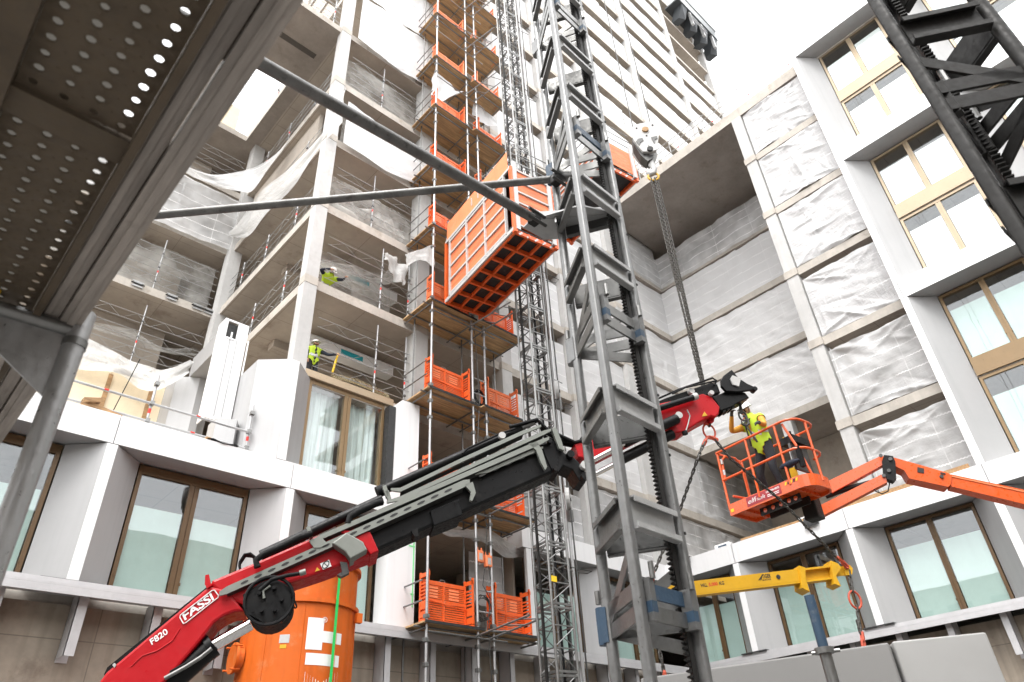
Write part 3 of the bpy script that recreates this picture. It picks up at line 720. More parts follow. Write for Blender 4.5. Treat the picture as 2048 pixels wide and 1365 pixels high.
strip('s', [onY(869, 140, 14.9), onY(890, 160, 14.9), onY(915, 180, 14.8), onY(928, 184, 14.7)], [onY(862, 190, 14.9), onY(878, 205, 14.9), onY(900, 195, 14.8), onY(922, 186, 14.7)], 18, 10,
      'bunched white sheet tied to the scaffold high beside the landings', 'sheet_white', .15, 15)
strip('s', [onY(948, 190, 15.3), onY(960, 210, 15.2), onY(985, 235, 15.2)], [onY(945, 225, 15.3), onY(962, 245, 15.2), onY(1000, 255, 15.2)], 14, 8,
      'loose white sheet between two upper landings', 'sheet_white', .12, 17)
strip('s', [onY(856, 1045, 15.3), onY(890, 1058, 15.2), onY(930, 1062, 15.2), onY(975, 1060, 15.2), onY(1010, 1080, 15.4), onY(1062, 1105, 15.8)],
      [onY(856, 1052, 15.3), onY(890, 1070, 15.2), onY(930, 1075, 15.2), onY(975, 1090, 15.3), onY(1010, 1115, 15.6), onY(1062, 1110, 15.9)], 40, 6,
      'grey white sheet slung over the lowest hoist opening', 'sheet_thin', .08, 19)
hang(P1, 13.6, 14.95, 5.35, 6.9, 'sheet_clear', 'dark clear sheet at the right of the lowest hoist opening', 'sheets behind the hoist landings', 360, w=-.3, amp=.05)
# ================================================================== GUARD RAILS
def truss(m, p, q, h, n, r=.012, r2=.007):
    p, q = Vector(p), Vector(q); dz = Vector((0, 0, h))
    m.cyl(p, q, r, 6); m.cyl(p+dz, q+dz, r, 6)
    for i in range(n):
        a, b = p.lerp(q, (i+.05)/n), p.lerp(q, (i+.5)/n); c = p.lerp(q, (i+.95)/n)
        m.cyl(a, b+dz, r2, 4); m.cyl(b+dz, c, r2, 4)
def guard(name, fr, u0, u1, z, label, group, posts=(.62,), w=-.12, full=True, top=2.75):
    t = thing(name, label, 'guard rail', fr((u0+u1)/2, w, z), group)
    zs = (.35, 1.05, 1.75) if full else (.35, 1.05)
    for a in zs:
        m = MB(); truss(m, fr(u0, w, z+a), fr(u1, w, z+a), .34, max(3, int((u1-u0)/.9))); m.build('truss_rail', 'galv_light', t)
    for f in posts:
        u = u0+(u1-u0)*f
        ps = MB().cyl(fr(u, w-.03, z+.0), fr(u, w-.03, z+(top if full else 1.6)), .027, 8).build('post', 'galv_light', t)
        for a in zs: MB().fbox(fr, u-.035, u+.035, w-.07, w+.03, z+a+.1, z+a+.17).build('clamp', 'galv', ps)
        MB().cyl(fr(u, w-.03, z+.9), fr(u, w-.03, z+1.0), .029, 8).build('red_band', 'red_clip', ps)
    return t
for k in (-1, 0, 1, 3):
    guard('guard_rail', P1, XL+.6, CX[0]-.02, ST_(k), f'steel lattice guard rail across the corner bay on the {FL[k]} floor above the white band', 'guard rails of the corner bay', posts=(.62, .95) if k < 1 else (.45,))
PS = lambda u, w_, z: Vector((XL-w_, u, z))
for k in (0, 1, 2, 3):
    guard('guard_rail', PS, 16.5, 23.4, ST_(k), f'guard rail along the side floor of the recess, {FL[k]} floor above the white band', 'guard rails of the recess', posts=(.22, .55, .85), full=False)
PK = lambda u, w_, z: Vector((u, 24.05-w_, z))
for k in (0, 1, 2, 3):
    guard('guard_rail', PK, -2, 6.9, ST_(k), f'lattice guard rail along the back wall of the recess, {FL[k]} floor above the white band', 'guard rails of the recess', posts=(.5, .75), top=2.6)
guard('guard_rail', P1, 3.5, 6.9, ST_(4), 'guard rail on the slab edge above the recess, top left', 'guard rails of the recess', posts=(.5, .93))
PH = lambda u, w_, z: Vector((4.4+(u), 23.6-w_, z))
guard('guard_rail', lambda u, w_, z: Vector((6.6-w_, u, z)), 19.7, 23.7, ST_(4), 'guard rail around the square opening in the recess ceiling', 'guard rails of the recess', posts=(.4,), full=False)
# roof rail of the wing
t = thing('roof_rail', 'thin steel guard rail with red clips along the wing roof edge', 'guard rail', (23.3, 8, 27.38))
for a in (.45, .95, 1.3): MB().cyl((23.3, 4.6, 27.38+a), (23.3, 15.6, 27.38+a), .022, 6).build('rail', 'galv_light', t)
y = 5.2
while y < 15.5:
    p = MB().cyl((23.32, y, 27.38), (23.32, y, 28.75), .024, 6).build('post', 'galv_light', t)
    MB().cyl((23.3, y-.5, 27.83), (23.3, y-.42, 27.83), .03, 6).build('red_clip', 'red_clip', p)
    y += 2.05
# ---- terrace rail on top of the first white band
t = thing('terrace_rail', 'scaffold tube railing with red clips on the white band of the terrace', 'guard rail', (3.7, 15.75, ZB))
for z in (8.38, 7.93):
    r_ = MB().cyl((-2, 15.72, z), (6.14, 15.72, z-.03), .03, 10).build('rail', 'galv_light', t)
    for x in ((2.7, 4.75, 0.6) if z > 8 else (4.7, 1.0)): MB().cyl((x, 15.72, z-.012), (x+.09, 15.72, z-.012), .034, 10).build('red_clip', 'red_clip', r_)
for x in (3.73, 6.08, .9):
    p = MB().cyl((x, 15.78, 7.5), (x, 15.78, 9.15), .03, 10).build('post', 'galv_light', t)
    for z in (8.38, 7.93, 8.9): MB().cbox(x-.05, x+.05, 15.69, 15.82, z-.05, z+.05, .01).build('clamp', 'galv', p)
    MB().cyl((x, 15.78, 8.13), (x, 15.78, 8.25), .033, 10).build('red_clip', 'red_clip', p)
t = thing('timber_wedge', 'brown timber boards lying on the terrace edge behind the rail', 'timber', (2.8, 15.6, ZB))
MB().obox((2.75, 15.55, 7.80), (.42, .02, -.06), (0, .06, 0), (0, 0, .04)).build('plank', 'timber', t)
MB().obox((2.5, 15.5, 7.90), (.17, .02, .06), (0, .09, 0), (0, 0, .05)).build('plank', 'timber', t)
MB().tube([(3.05, 16.6, 7.6), (3.4, 16.6, 9.9)], .012, 6).build('steel_rod', 'rubber', label='thin rod leaning against the pale boards of the terrace', cat='rod')
# standing pilaster element on the terrace
t = thing('cladding_element', 'hollow white cladding element standing upright on the terrace', 'cladding', (5.7, 17.1, 9.1))
fz0, fz1 = 9.1, 12.3
bx = MB().box(5.33, 6.02, 17.0, 17.05, fz0, fz1-.62).box(5.33, 5.42, 17.0, 17.05, fz1-.62, fz1).box(5.72, 6.02, 17.0, 17.05, fz1-.62, fz1).box(5.42, 5.72, 17.0, 17.05, fz1-.06, fz1)
bx.box(5.33, 5.36, 17.05, 17.5, fz0, fz1).box(5.99, 6.02, 17.05, 17.5, fz0, fz1).build('shell', 'white_panel', t)
MB().box(5.40, 5.74, 17.12, 17.14, fz1-.66, fz1-.05).build('hollow', 'black_print', t)
MB().box(5.54, 5.57, 16.985, 17.0, fz0+.1, fz1-.66).box(5.74, 5.76, 16.985, 17.0, fz0+.1, fz1-.6).build('fold', 'shade_grey_panel', t)
MB().box(5.44, 5.70, 16.98, 16.999, fz1-.66, fz1-.61).box(5.56, 5.6, 17.0, 17.04, fz1-.6, fz1-.4).build('bracket', 'white_panel', t)
MB().box(6.06, 6.10, 17.0, 17.04, fz0-.4, fz1-.5).build('edge_profile', 'white_panel', t)
t = thing('cladding_stub', 'short grey cladding element with a clear pane on the terrace', 'cladding', (5.7, 16.6, 7.6))
MB().prism([(5.45, 16.4, 7.6), (5.9, 16.2, 7.6), (6.15, 16.6, 7.6), (5.9, 16.9, 7.6), (5.45, 16.9, 7.6)], (0, 0, 1.25)).build('body', 'shade_grey_panel', t)
MB().box(6.2, 6.62, 16.5, 16.53, 7.8, 9.3).build('pane', 'clear_panel', t)
m = MB(); m.grid(lambda s, q: Vector((5.0+s*.75, 15.35+q*.35, ZB+.02+.10*math.sin(s*3.1)*q+.03*math.sin(s*9))), 12, 4); m.build('felt_scrap', 'felt', smooth='all', label='scrap of black felt lying on the white band', cat='felt')
MB().cbox(4.98, 5.1, 15.42, 15.55, ZB, ZB+.09, .01).build('wood_block', 'timber', label='small wooden block on the white band by the rail', cat='block')
for i, (a, b, c) in enumerate(((9.2, .35, 'under the orange lift basket'), (14.2, .3, 'near the inner corner'))):
    m = MB(); m.grid(lambda s, q: Vector((XC-.03-.10*math.sin(q*2.2), a+s*.5, ZB+.03-q*b+.05*math.sin(s*2+q))), 8, 8)
    m.build('felt_scrap', 'felt', smooth='all', label=f'black felt flap hanging over the white band {c}', cat='felt')
# timber edge boards on wing band
t = thing('edge_board', 'long timber edge boards on the white band behind the lift boom', 'timber', (22.9, 8, ZB))
MB().box(22.5, 22.55, 4.6, 8.6, ZB+.003, ZB+.16).build('plank', 'timber', t); MB().box(22.58, 22.63, 8.0, 12.2, ZB+.003, ZB+.13).build('plank', 'timber', t)
for y, n in ((9.7, 'under the lift basket'), (13.0, 'towards the inner corner')):
    t = thing('insulation_pack', f'white packet with blue print on the band {n}', 'packet', (22.75, y, ZB))
    MB().cbox(22.62, 22.9, y-.3, y+.3, ZB+.003, ZB+.2, .02).build('pack', 'white_paint', t); MB().box(22.612, 22.62, y-.2, y+.15, ZB+.08, ZB+.13).build('print', 'blue_paint', t)
# lifting clamps on a slab edge at the back of the recess
for i, x in enumerate((4.1, 5.35, 6.35, 6.8)):
    t = thing('edge_clamp', f'pale metal clamp on the back slab edge, {["leftmost", "second from left", "third from left", "rightmost"][i]} of four', 'clamp', (x, 23.95, SB(1)), 'clamps on the back slab edge')
    MB().box(x-.2, x+.2, 23.93, 23.97, SB(1)+.10, SB(1)+.14).box(x-.2, x+.2, 23.93, 23.97, SB(1)+.30, SB(1)+.34).box(x-.14, x+.14, 23.94, 23.98, SB(1)+.14, SB(1)+.30).build('plate', 'galv_light', t)
    MB().box(x-.24, x+.24, 23.9, 23.93, SB(1)+.19, SB(1)+.24).build('bar', 'steel_dark', t)
# gold flexible ducts on the floor of the corner bay
for i, (a, b) in enumerate(((8.9, 17.2), (9.6, 17.6))):
    MB().tube([(a, b, ST_(-1)+1.0), (a+.8, b-.1, ST_(-1)+1.05), (a+1.9, b-.2, ST_(-1)+.9), (a+2.3, b, ST_(-1)+.5)], .09, 8).build('flexible_duct', 'duct', smooth=True,
        label=('brass coloured duct lying behind the lower worker', 'brass coloured duct beside the column right of the lower worker')[i], cat='duct')
MB().tube([onY(665, 745, 16.3), onY(676, 708, 16.3)], .035, 8).build('yellow_tube', 'yellow_tool', label='yellow tube leaning on the rail beside the lower worker', cat='tube')
# dark screen at the tower head
t = thing('climbing_screen', 'dark climbing screen wrapped round the top corner of the tower', 'screen', (43, 15, 63))
MB().box(40.5, 46.4, 14.3, 14.42, 66.6, 78).build('front_screen', 'screen_grey', t)
MB().box(46.28, 46.4, 14.43, 24, 65.6, 78).build('side_screen', 'screen_grey', t)
MB().box(39.5, 46.4, 14.43, 16.0, 65.2, 65.4).build('platform', 'screen_black', t)
for i, x in enumerate((40.2, 42.0, 43.7, 45.4)): MB().prism([(x, 14.5, 65.2), (x+.9, 14.5, 65.2), (x+.7, 14.9, 63.6-.25*i), (x+.2, 15.3, 63.9-.25*i)], (0, .9, 0)).build('hanging_skirt', 'screen_black', t)
for x in (41.5, 43.4, 45.3): MB().box(x, x+.25, 14.5, 14.75, 63.2, 65.2).build('bracket', 'galv_light', t)
for z in (63.9, 64.4): MB().cyl((41.0, 14.45, z), (44.0, 14.45, z), .04, 6).build('rail', 'galv_light', t)
strip('s', [onY(690, 398, 16.1), onY(735, 420, 16.2), onY(770, 432, 16.2), onY(805, 462, 16.2)], [onY(662, 412, 16.2), onY(715, 455, 16.2), onY(765, 476, 16.2), onY(812, 494, 16.1)], 26, 12,
      'crumpled clear sheet sagging on the rails of the corner bay, fourth floor', 'net_thin', .25, 23)
strip('s', [onY(770, 505, 16.0), onY(790, 512, 16.0), onY(812, 530, 15.9)], [onY(768, 520, 16.0), onY(792, 560, 16.0), onY(810, 570, 15.9)], 14, 10,
      'scrap of clear sheet caught on the rail beside the second column', 'sheet_thin', .2, 29)
# ================================================================== HOIST SCAFFOLD, LANDINGS AND GATES
YS = 14.62
PXS = (10.78, 12.42, 12.96)
names = ('left outer', 'middle', 'right')
for i, x in enumerate(PXS):
    t = thing('scaffold_pole', f'tall pale scaffold pole, {names[i]} one in front of the hoist landings', 'pole', (x, YS, -1.7), 'front scaffold poles')
    MB().cyl((x, YS-.06, -1.7), (x, YS-.06, 48), .036, 10).build('tube', 'galv_light', t, smooth=True)
    z = 3.2
    while z < 44:
        for dz in (0, .55, 1.1): MB().cbox(x-.06, x+.06, YS-.11, YS+.02, z+dz-.05, z+dz+.05, .012).build('coupler', 'galv', t) if z < 30 or dz == 0 else None
        z += H
for i, x in enumerate((10.9, 12.9, 14.4)):
    MB().cyl((x, YP-.32, -1.7), (x, YP-.32, 46), .028, 8).build('scaffold_pole', 'galv', smooth=True, label=f'rear scaffold pole close to the facade, {("left", "centre", "right")[i]} one', cat='pole', group='rear scaffold poles')
def landing(k):
    z = ST_(k)-.02
    t = thing('hoist_landing', f'plywood hoist landing at the {"lowest floor above the sill" if k == -3 else FL[k]+" floor above the white band"}', 'landing', (12.7, 15.3, z), 'plywood hoist landings')
    for j, (a, b) in enumerate(((10.62, 12.66), (12.67, 14.62))):
        yy = YS-.16-.12*j if k != -3 else YS-.16
        MB().box(a, b, yy+.02, YP-.02, z-.05, z-.005).build('plywood_deck', 'plywood', t)
        MB().box(a+.05, b-.06, yy, yy+.018, z-.04, z+.03).build('edge_strip', 'black_print', t)
    for y in (YS+.06, YP-.5): MB().cyl((10.5, y, z-.10), (14.7, y, z-.10-.0), .028, 8).build('ledger', 'galv', t)
    for x in (10.72, 12.5, 13.05, 14.5): MB().cyl((x, YS-.1, z-.15), (x, YP+.0, z-.15), .026, 8).build('transom', 'galv', t)
    # side rail at the left end
    for a in (.5, 1.0): MB().cyl((10.66, YS, z+a), (10.66, YP-.1, z+a), .022, 6).build('end_rail', 'galv', t)
    # rungs between the two close poles
    for a in (.45, 1.0): MB().cyl((12.42, YS-.06, z+a), (12.96, YS-.06, z+a), .022, 6).build('rung', 'galv_light', t)
    return t
def gate(z, x0, x1, label):
    t = thing('landing_gate', label, 'gate', ((x0+x1)/2, YS+.02, z), 'orange landing gates')
    h = 1.12; y = YS+.24; f = .05
    fr = MB().box(x0, x1, y, y+.04, z+.02, z+.13).box(x0, x1, y-.002, y+.042, z+h-.10, z+h).box(x0, x1, y+.002, y+.038, z+.58, z+.64)
    for x in (x0, (x0+x1)/2-.06, x1-f): fr.box(x, x+f, y-.004, y+.044, z, z+h+.004)
    fr.build('gate_frame', 'orange', t)
    n = 15
    for a, b in ((x0+f, (x0+x1)/2-.06), ((x0+x1)/2-.01, x1-f)):
        for q, (za, zb) in enumerate(((z+.13, z+.58), (z+.64, z+h-.10))):
            m = MB(); nn = 8
            for i in range(nn):
                zz = za+(zb-za)*i/nn
                m.box(a, b, y+.012, y+.018, zz, zz+(zb-za)/nn*.70)
            m.build('perforated_sheet', 'orange', t, kind='stuff')
        s = MB(); 
        for i in range(4): s.box(a+(b-a)*.22, a+(b-a)*.72, y+.006, y+.0105, z+.70+.075*i, z+.745+.075*i)
        s.build('pale_sticker', 'orange_pale', t, kind='stuff')
    MB().cyl((x0+.05, y-.03, z+.62), (x1, y-.03, z+.50), .012, 6).build('lock_bar', 'orange', t)
    MB().box((x0+x1)/2-.25, (x0+x1)/2+.05, y+.045, y+.06, z+h-.01, z+h+.02).build('handle_plate', 'galv_light', t)
    MB().tube([((x0+x1)/2-.15, y+.02, z+h), ((x0+x1)/2-.15, y+.02, z+h+.06), ((x0+x1)/2, y+.02, z+h+.06), ((x0+x1)/2, y+.02, z+h)], .008, 5).build('handle', 'galv_light', t)
    for x, s in ((x0-.03, -1), (x1+.03, 1)):
        w_ = MB().box(x-.02, x+.02, y-.28, y+.10, z-.05, z+.12).box(x-.02, x+.02, y-.28, y-.23, z+.1, z+h+.18).box(x-.021, x+.021, y+.05, y+.10, z+.1, z+h+.16)
        w_.box(x-.02, x+.02, y-.30, y+.10, z+h+.02, z+h+.12).box(x-.015, x+.015, y-.23, y+.05, z+.35, z+.55).box(x-.016, x+.016, y-.23, y+.05, z+.15, z+.30)
        for i in range(5): w_.box(x-.014, x+.014, y-.23, y+.05, z+.60+i*.09, z+.64+i*.09)
        w_.build('side_wing', 'orange', t)
    return t
proto = {}
for k in range(-3, 9):
    z = ST_(k)-.02
    if k != -2 or True: landing(k)
    nm = 'lowest level above the sill' if k == -3 else FL[k]+' floor above the white band'
    for j, (a, b) in enumerate(((10.88, 12.28), (13.14, 14.36))):
        lab = f'orange {"left" if j == 0 else "right"} hoist gate on the {nm}'
        if j not in proto: proto[j] = (gate(z, a, b, lab), z)
        else:
            c_ = copy_tree(proto[j][0], (0, 0, z-proto[j][1]), label=lab)
            if k > 2 or (k+j) % 3 == 0:            # high gates paler, imitating overexposure in the colour; some lower ones worn
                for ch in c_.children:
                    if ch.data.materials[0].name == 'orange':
                        ch.material_slots[0].link = 'OBJECT'; ch.material_slots[0].material = MAT['orange_pale' if k > 3 else 'orange_worn']
# cable coil, cables and call boxes between gates
for i, x in enumerate((12.55, 12.86)):
    t = thing('call_box', f'small orange hoist call box, {("left", "right")[i]} of a pair hanging on the scaffold', 'call box', (x, YS-.02, 6.0), 'hoist call boxes')
    MB().cbox(x-.11, x+.11, YS-.10, YS+.03, 5.92-.08*i, 6.24-.08*i, .02).build('case', 'orange_pale', t)
    MB().box(x-.06, x+.06, YS-.106, YS-.10, 5.98-.08*i, 6.16-.08*i).build('keypad', 'off_white', t)
    for dx in (-.07, .07): MB().box(x+dx-.02, x+dx+.02, YS-.06, YS-.02, 6.24-.08*i, 6.33-.08*i).build('lug', 'orange_pale', t)
    MB().cyl((x, YS-.03, 5.86-.08*i), (x, YS-.03, 5.93-.08*i), .03, 8).build('gland', 'off_white', t)
def coil(c, r, n, lab, mat='rubber', rr=.011, nrm=(0, 1, 0)):
    nrm = Vector(nrm).normalized(); a = nrm.cross(Vector((0, 0, 1))).normalized(); b = nrm.cross(a); pts = []
    for i in range(n*14):
        t_ = i*2*math.pi/14; q = r*(1+.13*math.sin(i*.37)+.05*math.sin(i*1.7))
        pts.append(Vector(c)+a*q*math.cos(t_)+b*q*1.15*math.sin(t_)+nrm*.05*math.sin(i*.23))
    return MB().tube(pts, rr, 5).build('cable_coil', mat, smooth=True, label=lab, cat='cable')
coil((12.70, YS+.02, 4.75), .26, 6, 'grey cable coil hanging between the two lowest gates', 'galv_dark')
coil((12.72, YS-.02, ST_(-1)+.35), .22, 8, 'thick black cable coil between the gates beside the crane arm')
for i, pts in enumerate((((12.68, 5.75), (12.6, 5.3), (12.85, 5.0), (12.75, 4.3), (12.85, 2.0), (12.85, -1.7)), ((12.5, 14.2), (12.6, 12.4), (12.66, 11.0), (12.5, 9.0), (12.6, 7.5)), ((12.95, 8.2), (12.7, 7.7), (12.8, 7.0), (12.75, 6.3), (12.88, 5.5)))):
    MB().tube([(a, YS-.09, b) for a, b in pts], .012, 5).build('hanging_cable', 'galv_dark', smooth=True, label=('dark cable dropping from the call boxes to the ground', 'thin cable hanging past the crane arm between upper gates', 'looped cable hanging above the call boxes')[i], cat='cable', group='cables on the hoist scaffold')
# bracing trusses that tie the mast to the scaffold
def tie(z, lab):
    t = thing('mast_tie', lab, 'tie', (12.9, 13.6, z), 'ties between hoist mast and scaffold')
    for x in (12.55, 13.05):
        a, b = Vector((x-.25, YS-.1, z-.1)), Vector((x+.15, 12.9, z+.15))
        MB().cyl(a, b, .026, 6).build('tube', 'galv', t)
    for i in range(3):
        f = .25+.28*i; p = Vector((12.3, YS-.1, z-.1)).lerp(Vector((12.7, 12.9, z+.15)), f); q = Vector((12.8, YS-.1, z-.1)).lerp(Vector((13.2, 12.9, z+.15)), f+.12)
        MB().cyl(p, q, .018, 6).build('web', 'galv', t)
    MB().cyl((10.8, YS-.1, z-.12), (13.4, YS-.1, z-.12), .024, 6).build('tube', 'galv', t)
for j, k in enumerate((-3, -2, 0, 3, 4, 5, 6, 7)): tie(ST_(k)+(2.1 if k > 0 else -.12 if k < 0 else -.3), f'galvanised tube tie between mast and scaffold, {ORD[j]} from the ground')
# diagonal tubes of the high scaffold
for i, (p, q) in enumerate((((10.8, YS-.1, 30.5), (14.0, YS-.1, 31.6)), ((10.8, YS-.1, 34.0), (14.0, YS-.1, 35.0)))):
    MB().cyl(p, q, .026, 6).build('scaffold_tube', 'galv', label=f'sloping tube across the high landings, {("lower", "upper")[i]} one', cat='tube', group='sloping tubes of the high scaffold')
# ================================================================== HOIST MAST AND CAGES
def lattice_mast(cx, cy, z0, z1, half, rot, par, rl, mat, nsec=1.508, brace=.014):
    c, s = math.cos(rot), math.sin(rot)
    pt = lambda a, b, z: Vector((cx+a*c-b*s, cy+a*s+b*c, z))
    cs = [(-half, -half), (half, -half), (half, half), (-half, half)]
    for a, b in cs: MB().cyl(pt(a, b, z0), pt(a, b, z1), rl, 8).build('leg', mat, par, smooth=True)
    z = z0; i = 0
    while z < z1-.1:
        sec = MB(); dz = nsec/3
        for j in range(3):
            for (p, q) in zip(cs, cs[1:]+cs[:1]):
                zz = z+j*dz
                if j == 0: sec.beam(pt(*p, zz), pt(*q, zz), .03, .055); sec.beam(pt(*p, zz-.09), pt(*q, zz-.09), .03, .05)
                else: sec.beam(pt(*p, zz), pt(*q, zz), .022, .03)
                if (j+i) % 2: p, q = q, p
                sec.cyl(pt(*p, zz+.02), pt(*q, zz+dz-.02), brace, 5)
        sec.build('mast_section', mat, par)
        z += nsec; i += 1
MCX, MCY, RT = 13.02, 12.36, math.radians(-8)
t = thing('hoist_mast', 'square lattice hoist mast standing between the lift cage and the sheeted facade', 'mast', (MCX, MCY, -1.7))
lattice_mast(MCX, MCY, -1.7, 46, .31, RT, t, .034, 'galv')
c, s = math.cos(RT), math.sin(RT)
mp = lambda a, b, z: Vector((MCX+a*c-b*s, MCY+a*s+b*c, z))
for a, b in ((-.38, 0), (.38, 0)): MB().beam(mp(a, b, -1.7), mp(a, b, 46), .05, .06, (1, 0, 0)).build('gear_rack', 'steel_dark', t)
MB().cyl(mp(.05, -.12, -1.7), mp(.05, -.12, 46), .03, 8).build('centre_cable', 'rubber', t)
for z in (4.9, 7.9): MB().obox(mp(-.2, -.335, z), (.09, 0, 0), (0, .008, 0), (0, 0, .07)).build('yellow_plate', 'yellow_tool', t)
# cable guides beside the mast
for i, (x, y, lab) in enumerate(((14.0, 12.5, 'pale steel cable guide pole right of the hoist mast'), (13.75, 12.15, 'thin dark guide pole hard against the hoist mast'))):
    t = thing('guide_pole', lab, 'pole', (x, y, -1.7))
    MB().cyl((x, y, -1.7), (x, y, 46), (.045, .022)[i], 8).build('tube', ('galv_light', 'galv_dark')[i], t, smooth=True)
    if i == 0:
        z = 5.4
        while z < 34:
            MB().tube([(x-.35, y+.1, z), (x-.3, y-.2, z), (x+.45, y-.25, z), (x+.5, y-.05, z), (x-.1, y+.12, z), (x-.35, y+.1, z)], .014, 5).build('cable_hoop', 'galv_dark', t)
            MB().cyl((MCX+.3, MCY, z-.05), (x, y, z), .02, 6).build('arm', 'galv', t)
            z += 5.0
for i, z in enumerate((7.25, 8.75, 10.7)):
    t = thing('cable_pulley', f'grey round cable pulley beside the hoist mast, {("lowest", "middle", "uppermost")[i]} of three', 'pulley', (13.85, 12.3, z), 'cable pulleys')
    ax = Vector((.6, -.8, 0)); p = Vector((13.82, 12.25, z))
    MB().tube([p-ax*.05, p+ax*.05], .33, 20).build('cover_disc', 'off_white', t); MB().tube([p+ax*.05, p+ax*.07], .05, 8).build('hub', 'steel_dark', t)
    MB().beam(p+Vector((0, 0, -.3)), p+Vector((0, 0, -.62)), .1, .16).build('bracket', 'galv', t); MB().cyl(p+Vector((-.1, 0, .38)), p+Vector((.3, .05, .42)), .015, 5).build('pin', 'galv', t)
for i, (dx, dy) in enumerate(((.55, .35), (.62, .1), (.95, .2), (1.25, .5))):
    MB().cyl((MCX+dx, MCY+dy, 2.0 if i < 2 else 8.0), (MCX+dx, MCY+dy, 40), .012 if i else .02, 5).build('hoist_cable', 'galv_dark', label=f'thin vertical hoist cable, {ORD[i] if i else "nearest"} from the mast', cat='cable', group='vertical hoist cables')
# ---- cage 1
TH = math.radians(8.5)
cu, cv = Vector((math.sin(TH), math.cos(TH), 0)), Vector((math.cos(TH), -math.sin(TH), 0))
def cage(B, z0, L, W, Hc, label, banner=True):
    B = Vector((B[0], B[1], 0)); t = thing('lift_cage', label, 'lift cage', B+cu*L/2+cv*W/2+Vector((0, 0, z0)))
    P = lambda a, b, z: B+cu*a+cv*b+Vector((0, 0, z0+z))
    # floor: dark boards above an orange joist grid
    MB().hexa([P(0, 0, .16), P(0, W, .16), P(L, W, .16), P(L, 0, .16), P(0, 0, .2), P(0, W, .2), P(L, W, .2), P(L, 0, .2)]).build('floor_board', 'black_print', t)
    nj = 6
    for i in range(nj+1) if banner else (0, nj):
        a = .05+(L-.1)*i/nj
        MB().beam(P(a, .02, .08), P(a, W-.02, .08), .07, .15).build('floor_joist', 'orange', t)
    for b in (.03, W*.34, W*.67, W-.03) if banner else (.03, W-.03):
        MB().beam(P(0, b, .095), P(L, b, .095), .06, .12 if 0.1 < b < W-.1 else .17).build('floor_runner', 'orange', t)
    for a in (0, L):
        for b in (0, W): MB().beam(P(a, b, .0), P(a, b, Hc), .12, .12, cu).build('corner_post', 'orange', t)
    # long side: board infill with pale steel grid
    for b, sg in ((-.01, -1), (W+.01, 1)):
        MB().hexa([P(.35, b-.01, .25), P(.35, b+.01, .25), P(L-.3, b+.01, .25), P(L-.3, b-.01, .25), P(.35, b-.01, Hc-.2), P(.35, b+.01, Hc-.2), P(L-.3, b+.01, Hc-.2), P(L-.3, b-.01, Hc-.2)]).build('side_board', 'orange_ply', t)
        for a in (.35, .35+(L-.65)*.34, .35+(L-.65)*.67, L-.3):
            MB().beam(P(a, b+sg*.035, .16), P(a, b+sg*.035, Hc-.12), .085, .05, cu).build('grid_upright', 'off_white', t)
        for i in range(5):
            z = .25+(Hc-.45)*i/4
            MB().beam(P(.35, b+sg*.03, z), P(L-.3, b+sg*.03, z), .05, .075).build('grid_rail', 'off_white', t)
        MB().beam(P(0, b+sg*.03, .12), P(L, b+sg*.03, .12), .06, .13).build('base_rail', 'off_white', t)
        MB().beam(P(0, b+sg*.03, Hc-.06), P(L, b+sg*.03, Hc-.06), .06, .10).build('top_rail', 'off_white', t)
    for a, sg in ((-.02, -1), (L+.02, 1)):
        MB().hexa([P(a-.01, .1, .25), P(a+.01, .1, .25), P(a+.01, W-.1, .25), P(a-.01, W-.1, .25), P(a-.01, .1, Hc), P(a+.01, .1, Hc), P(a+.01, W-.1, Hc), P(a-.01, W-.1, Hc)]).build('gate_board', 'orange_ply', t)
        for i in range(6 if banner else 0): 
            z = .3+(Hc-.4)*i/5; MB().beam(P(a+sg*.03, .1, z), P(a+sg*.03, W-.1, z), .05, .06).build('gate_rail', 'off_white', t)
        for b in (.08, W-.08): MB().beam(P(a+sg*.02, b, .1), P(a+sg*.02, b, Hc+.25), .14, .09, cu).build('gate_guide', 'off_white', t)
    MB().hexa([P(0, 0, Hc-.02), P(0, W, Hc-.02), P(L, W, Hc-.02), P(L, 0, Hc-.02), P(0, 0, Hc), P(0, W, Hc), P(L, W, Hc), P(L, 0, Hc)]).build('roof', 'galv', t)
    if banner:
        MB().hexa([P(.1, -.06, Hc-.02), P(.1, -.04, Hc-.02), P(L-.1, -.04, Hc-.02), P(L-.1, -.06, Hc-.02), P(.1, -.06, Hc+.75), P(.1, -.04, Hc+.75), P(L-.1, -.04, Hc+.75), P(L-.1, -.06, Hc+.75)]).build('roof_banner', 'orange_pale', t)
        for a in (L*.35, L*.45, L*.55): MB().beam(P(a, -.075, Hc+.2), P(a, -.075, Hc+.55), .06, .012, cu).build('banner_print', 'off_white', t)
    for z in (.35, .7, 1.05): MB().tube([P(0, W, Hc+z), P(0, 0.03, Hc+z), P(L, 0.03, Hc+z), P(L, W, Hc+z)], .02, 6).build('roof_rail', 'galv', t)
    for a in (0, L*.33, L*.66, L):
        MB().cyl(P(a, .03, Hc), P(a, .03, Hc+1.05), .02, 6).build('roof_post', 'galv', t)
    st = MB()
    for i in range(5): st.beam(P(.02, .15+i*.28, .0), P(.02+.0, .27+i*.28, .12), .02, .06)
    st.build('stripe_plate', 'galv_light', t, kind='stuff')
    return t
cage((10.70, 10.5), 14.1, 4.0, 1.48, 2.75, 'orange lift cage with pale steel grid hanging high at the scaffold')
cage((13.90, 9.22), 18.2, 3.7, 1.5, 1.35, 'second orange lift cage half hidden behind the near steel mast', banner=False)
t = thing('hoist_drive', 'dark motor unit of the hoist on the mast above the cages', 'motor', (13.0, 12.3, 17.2))
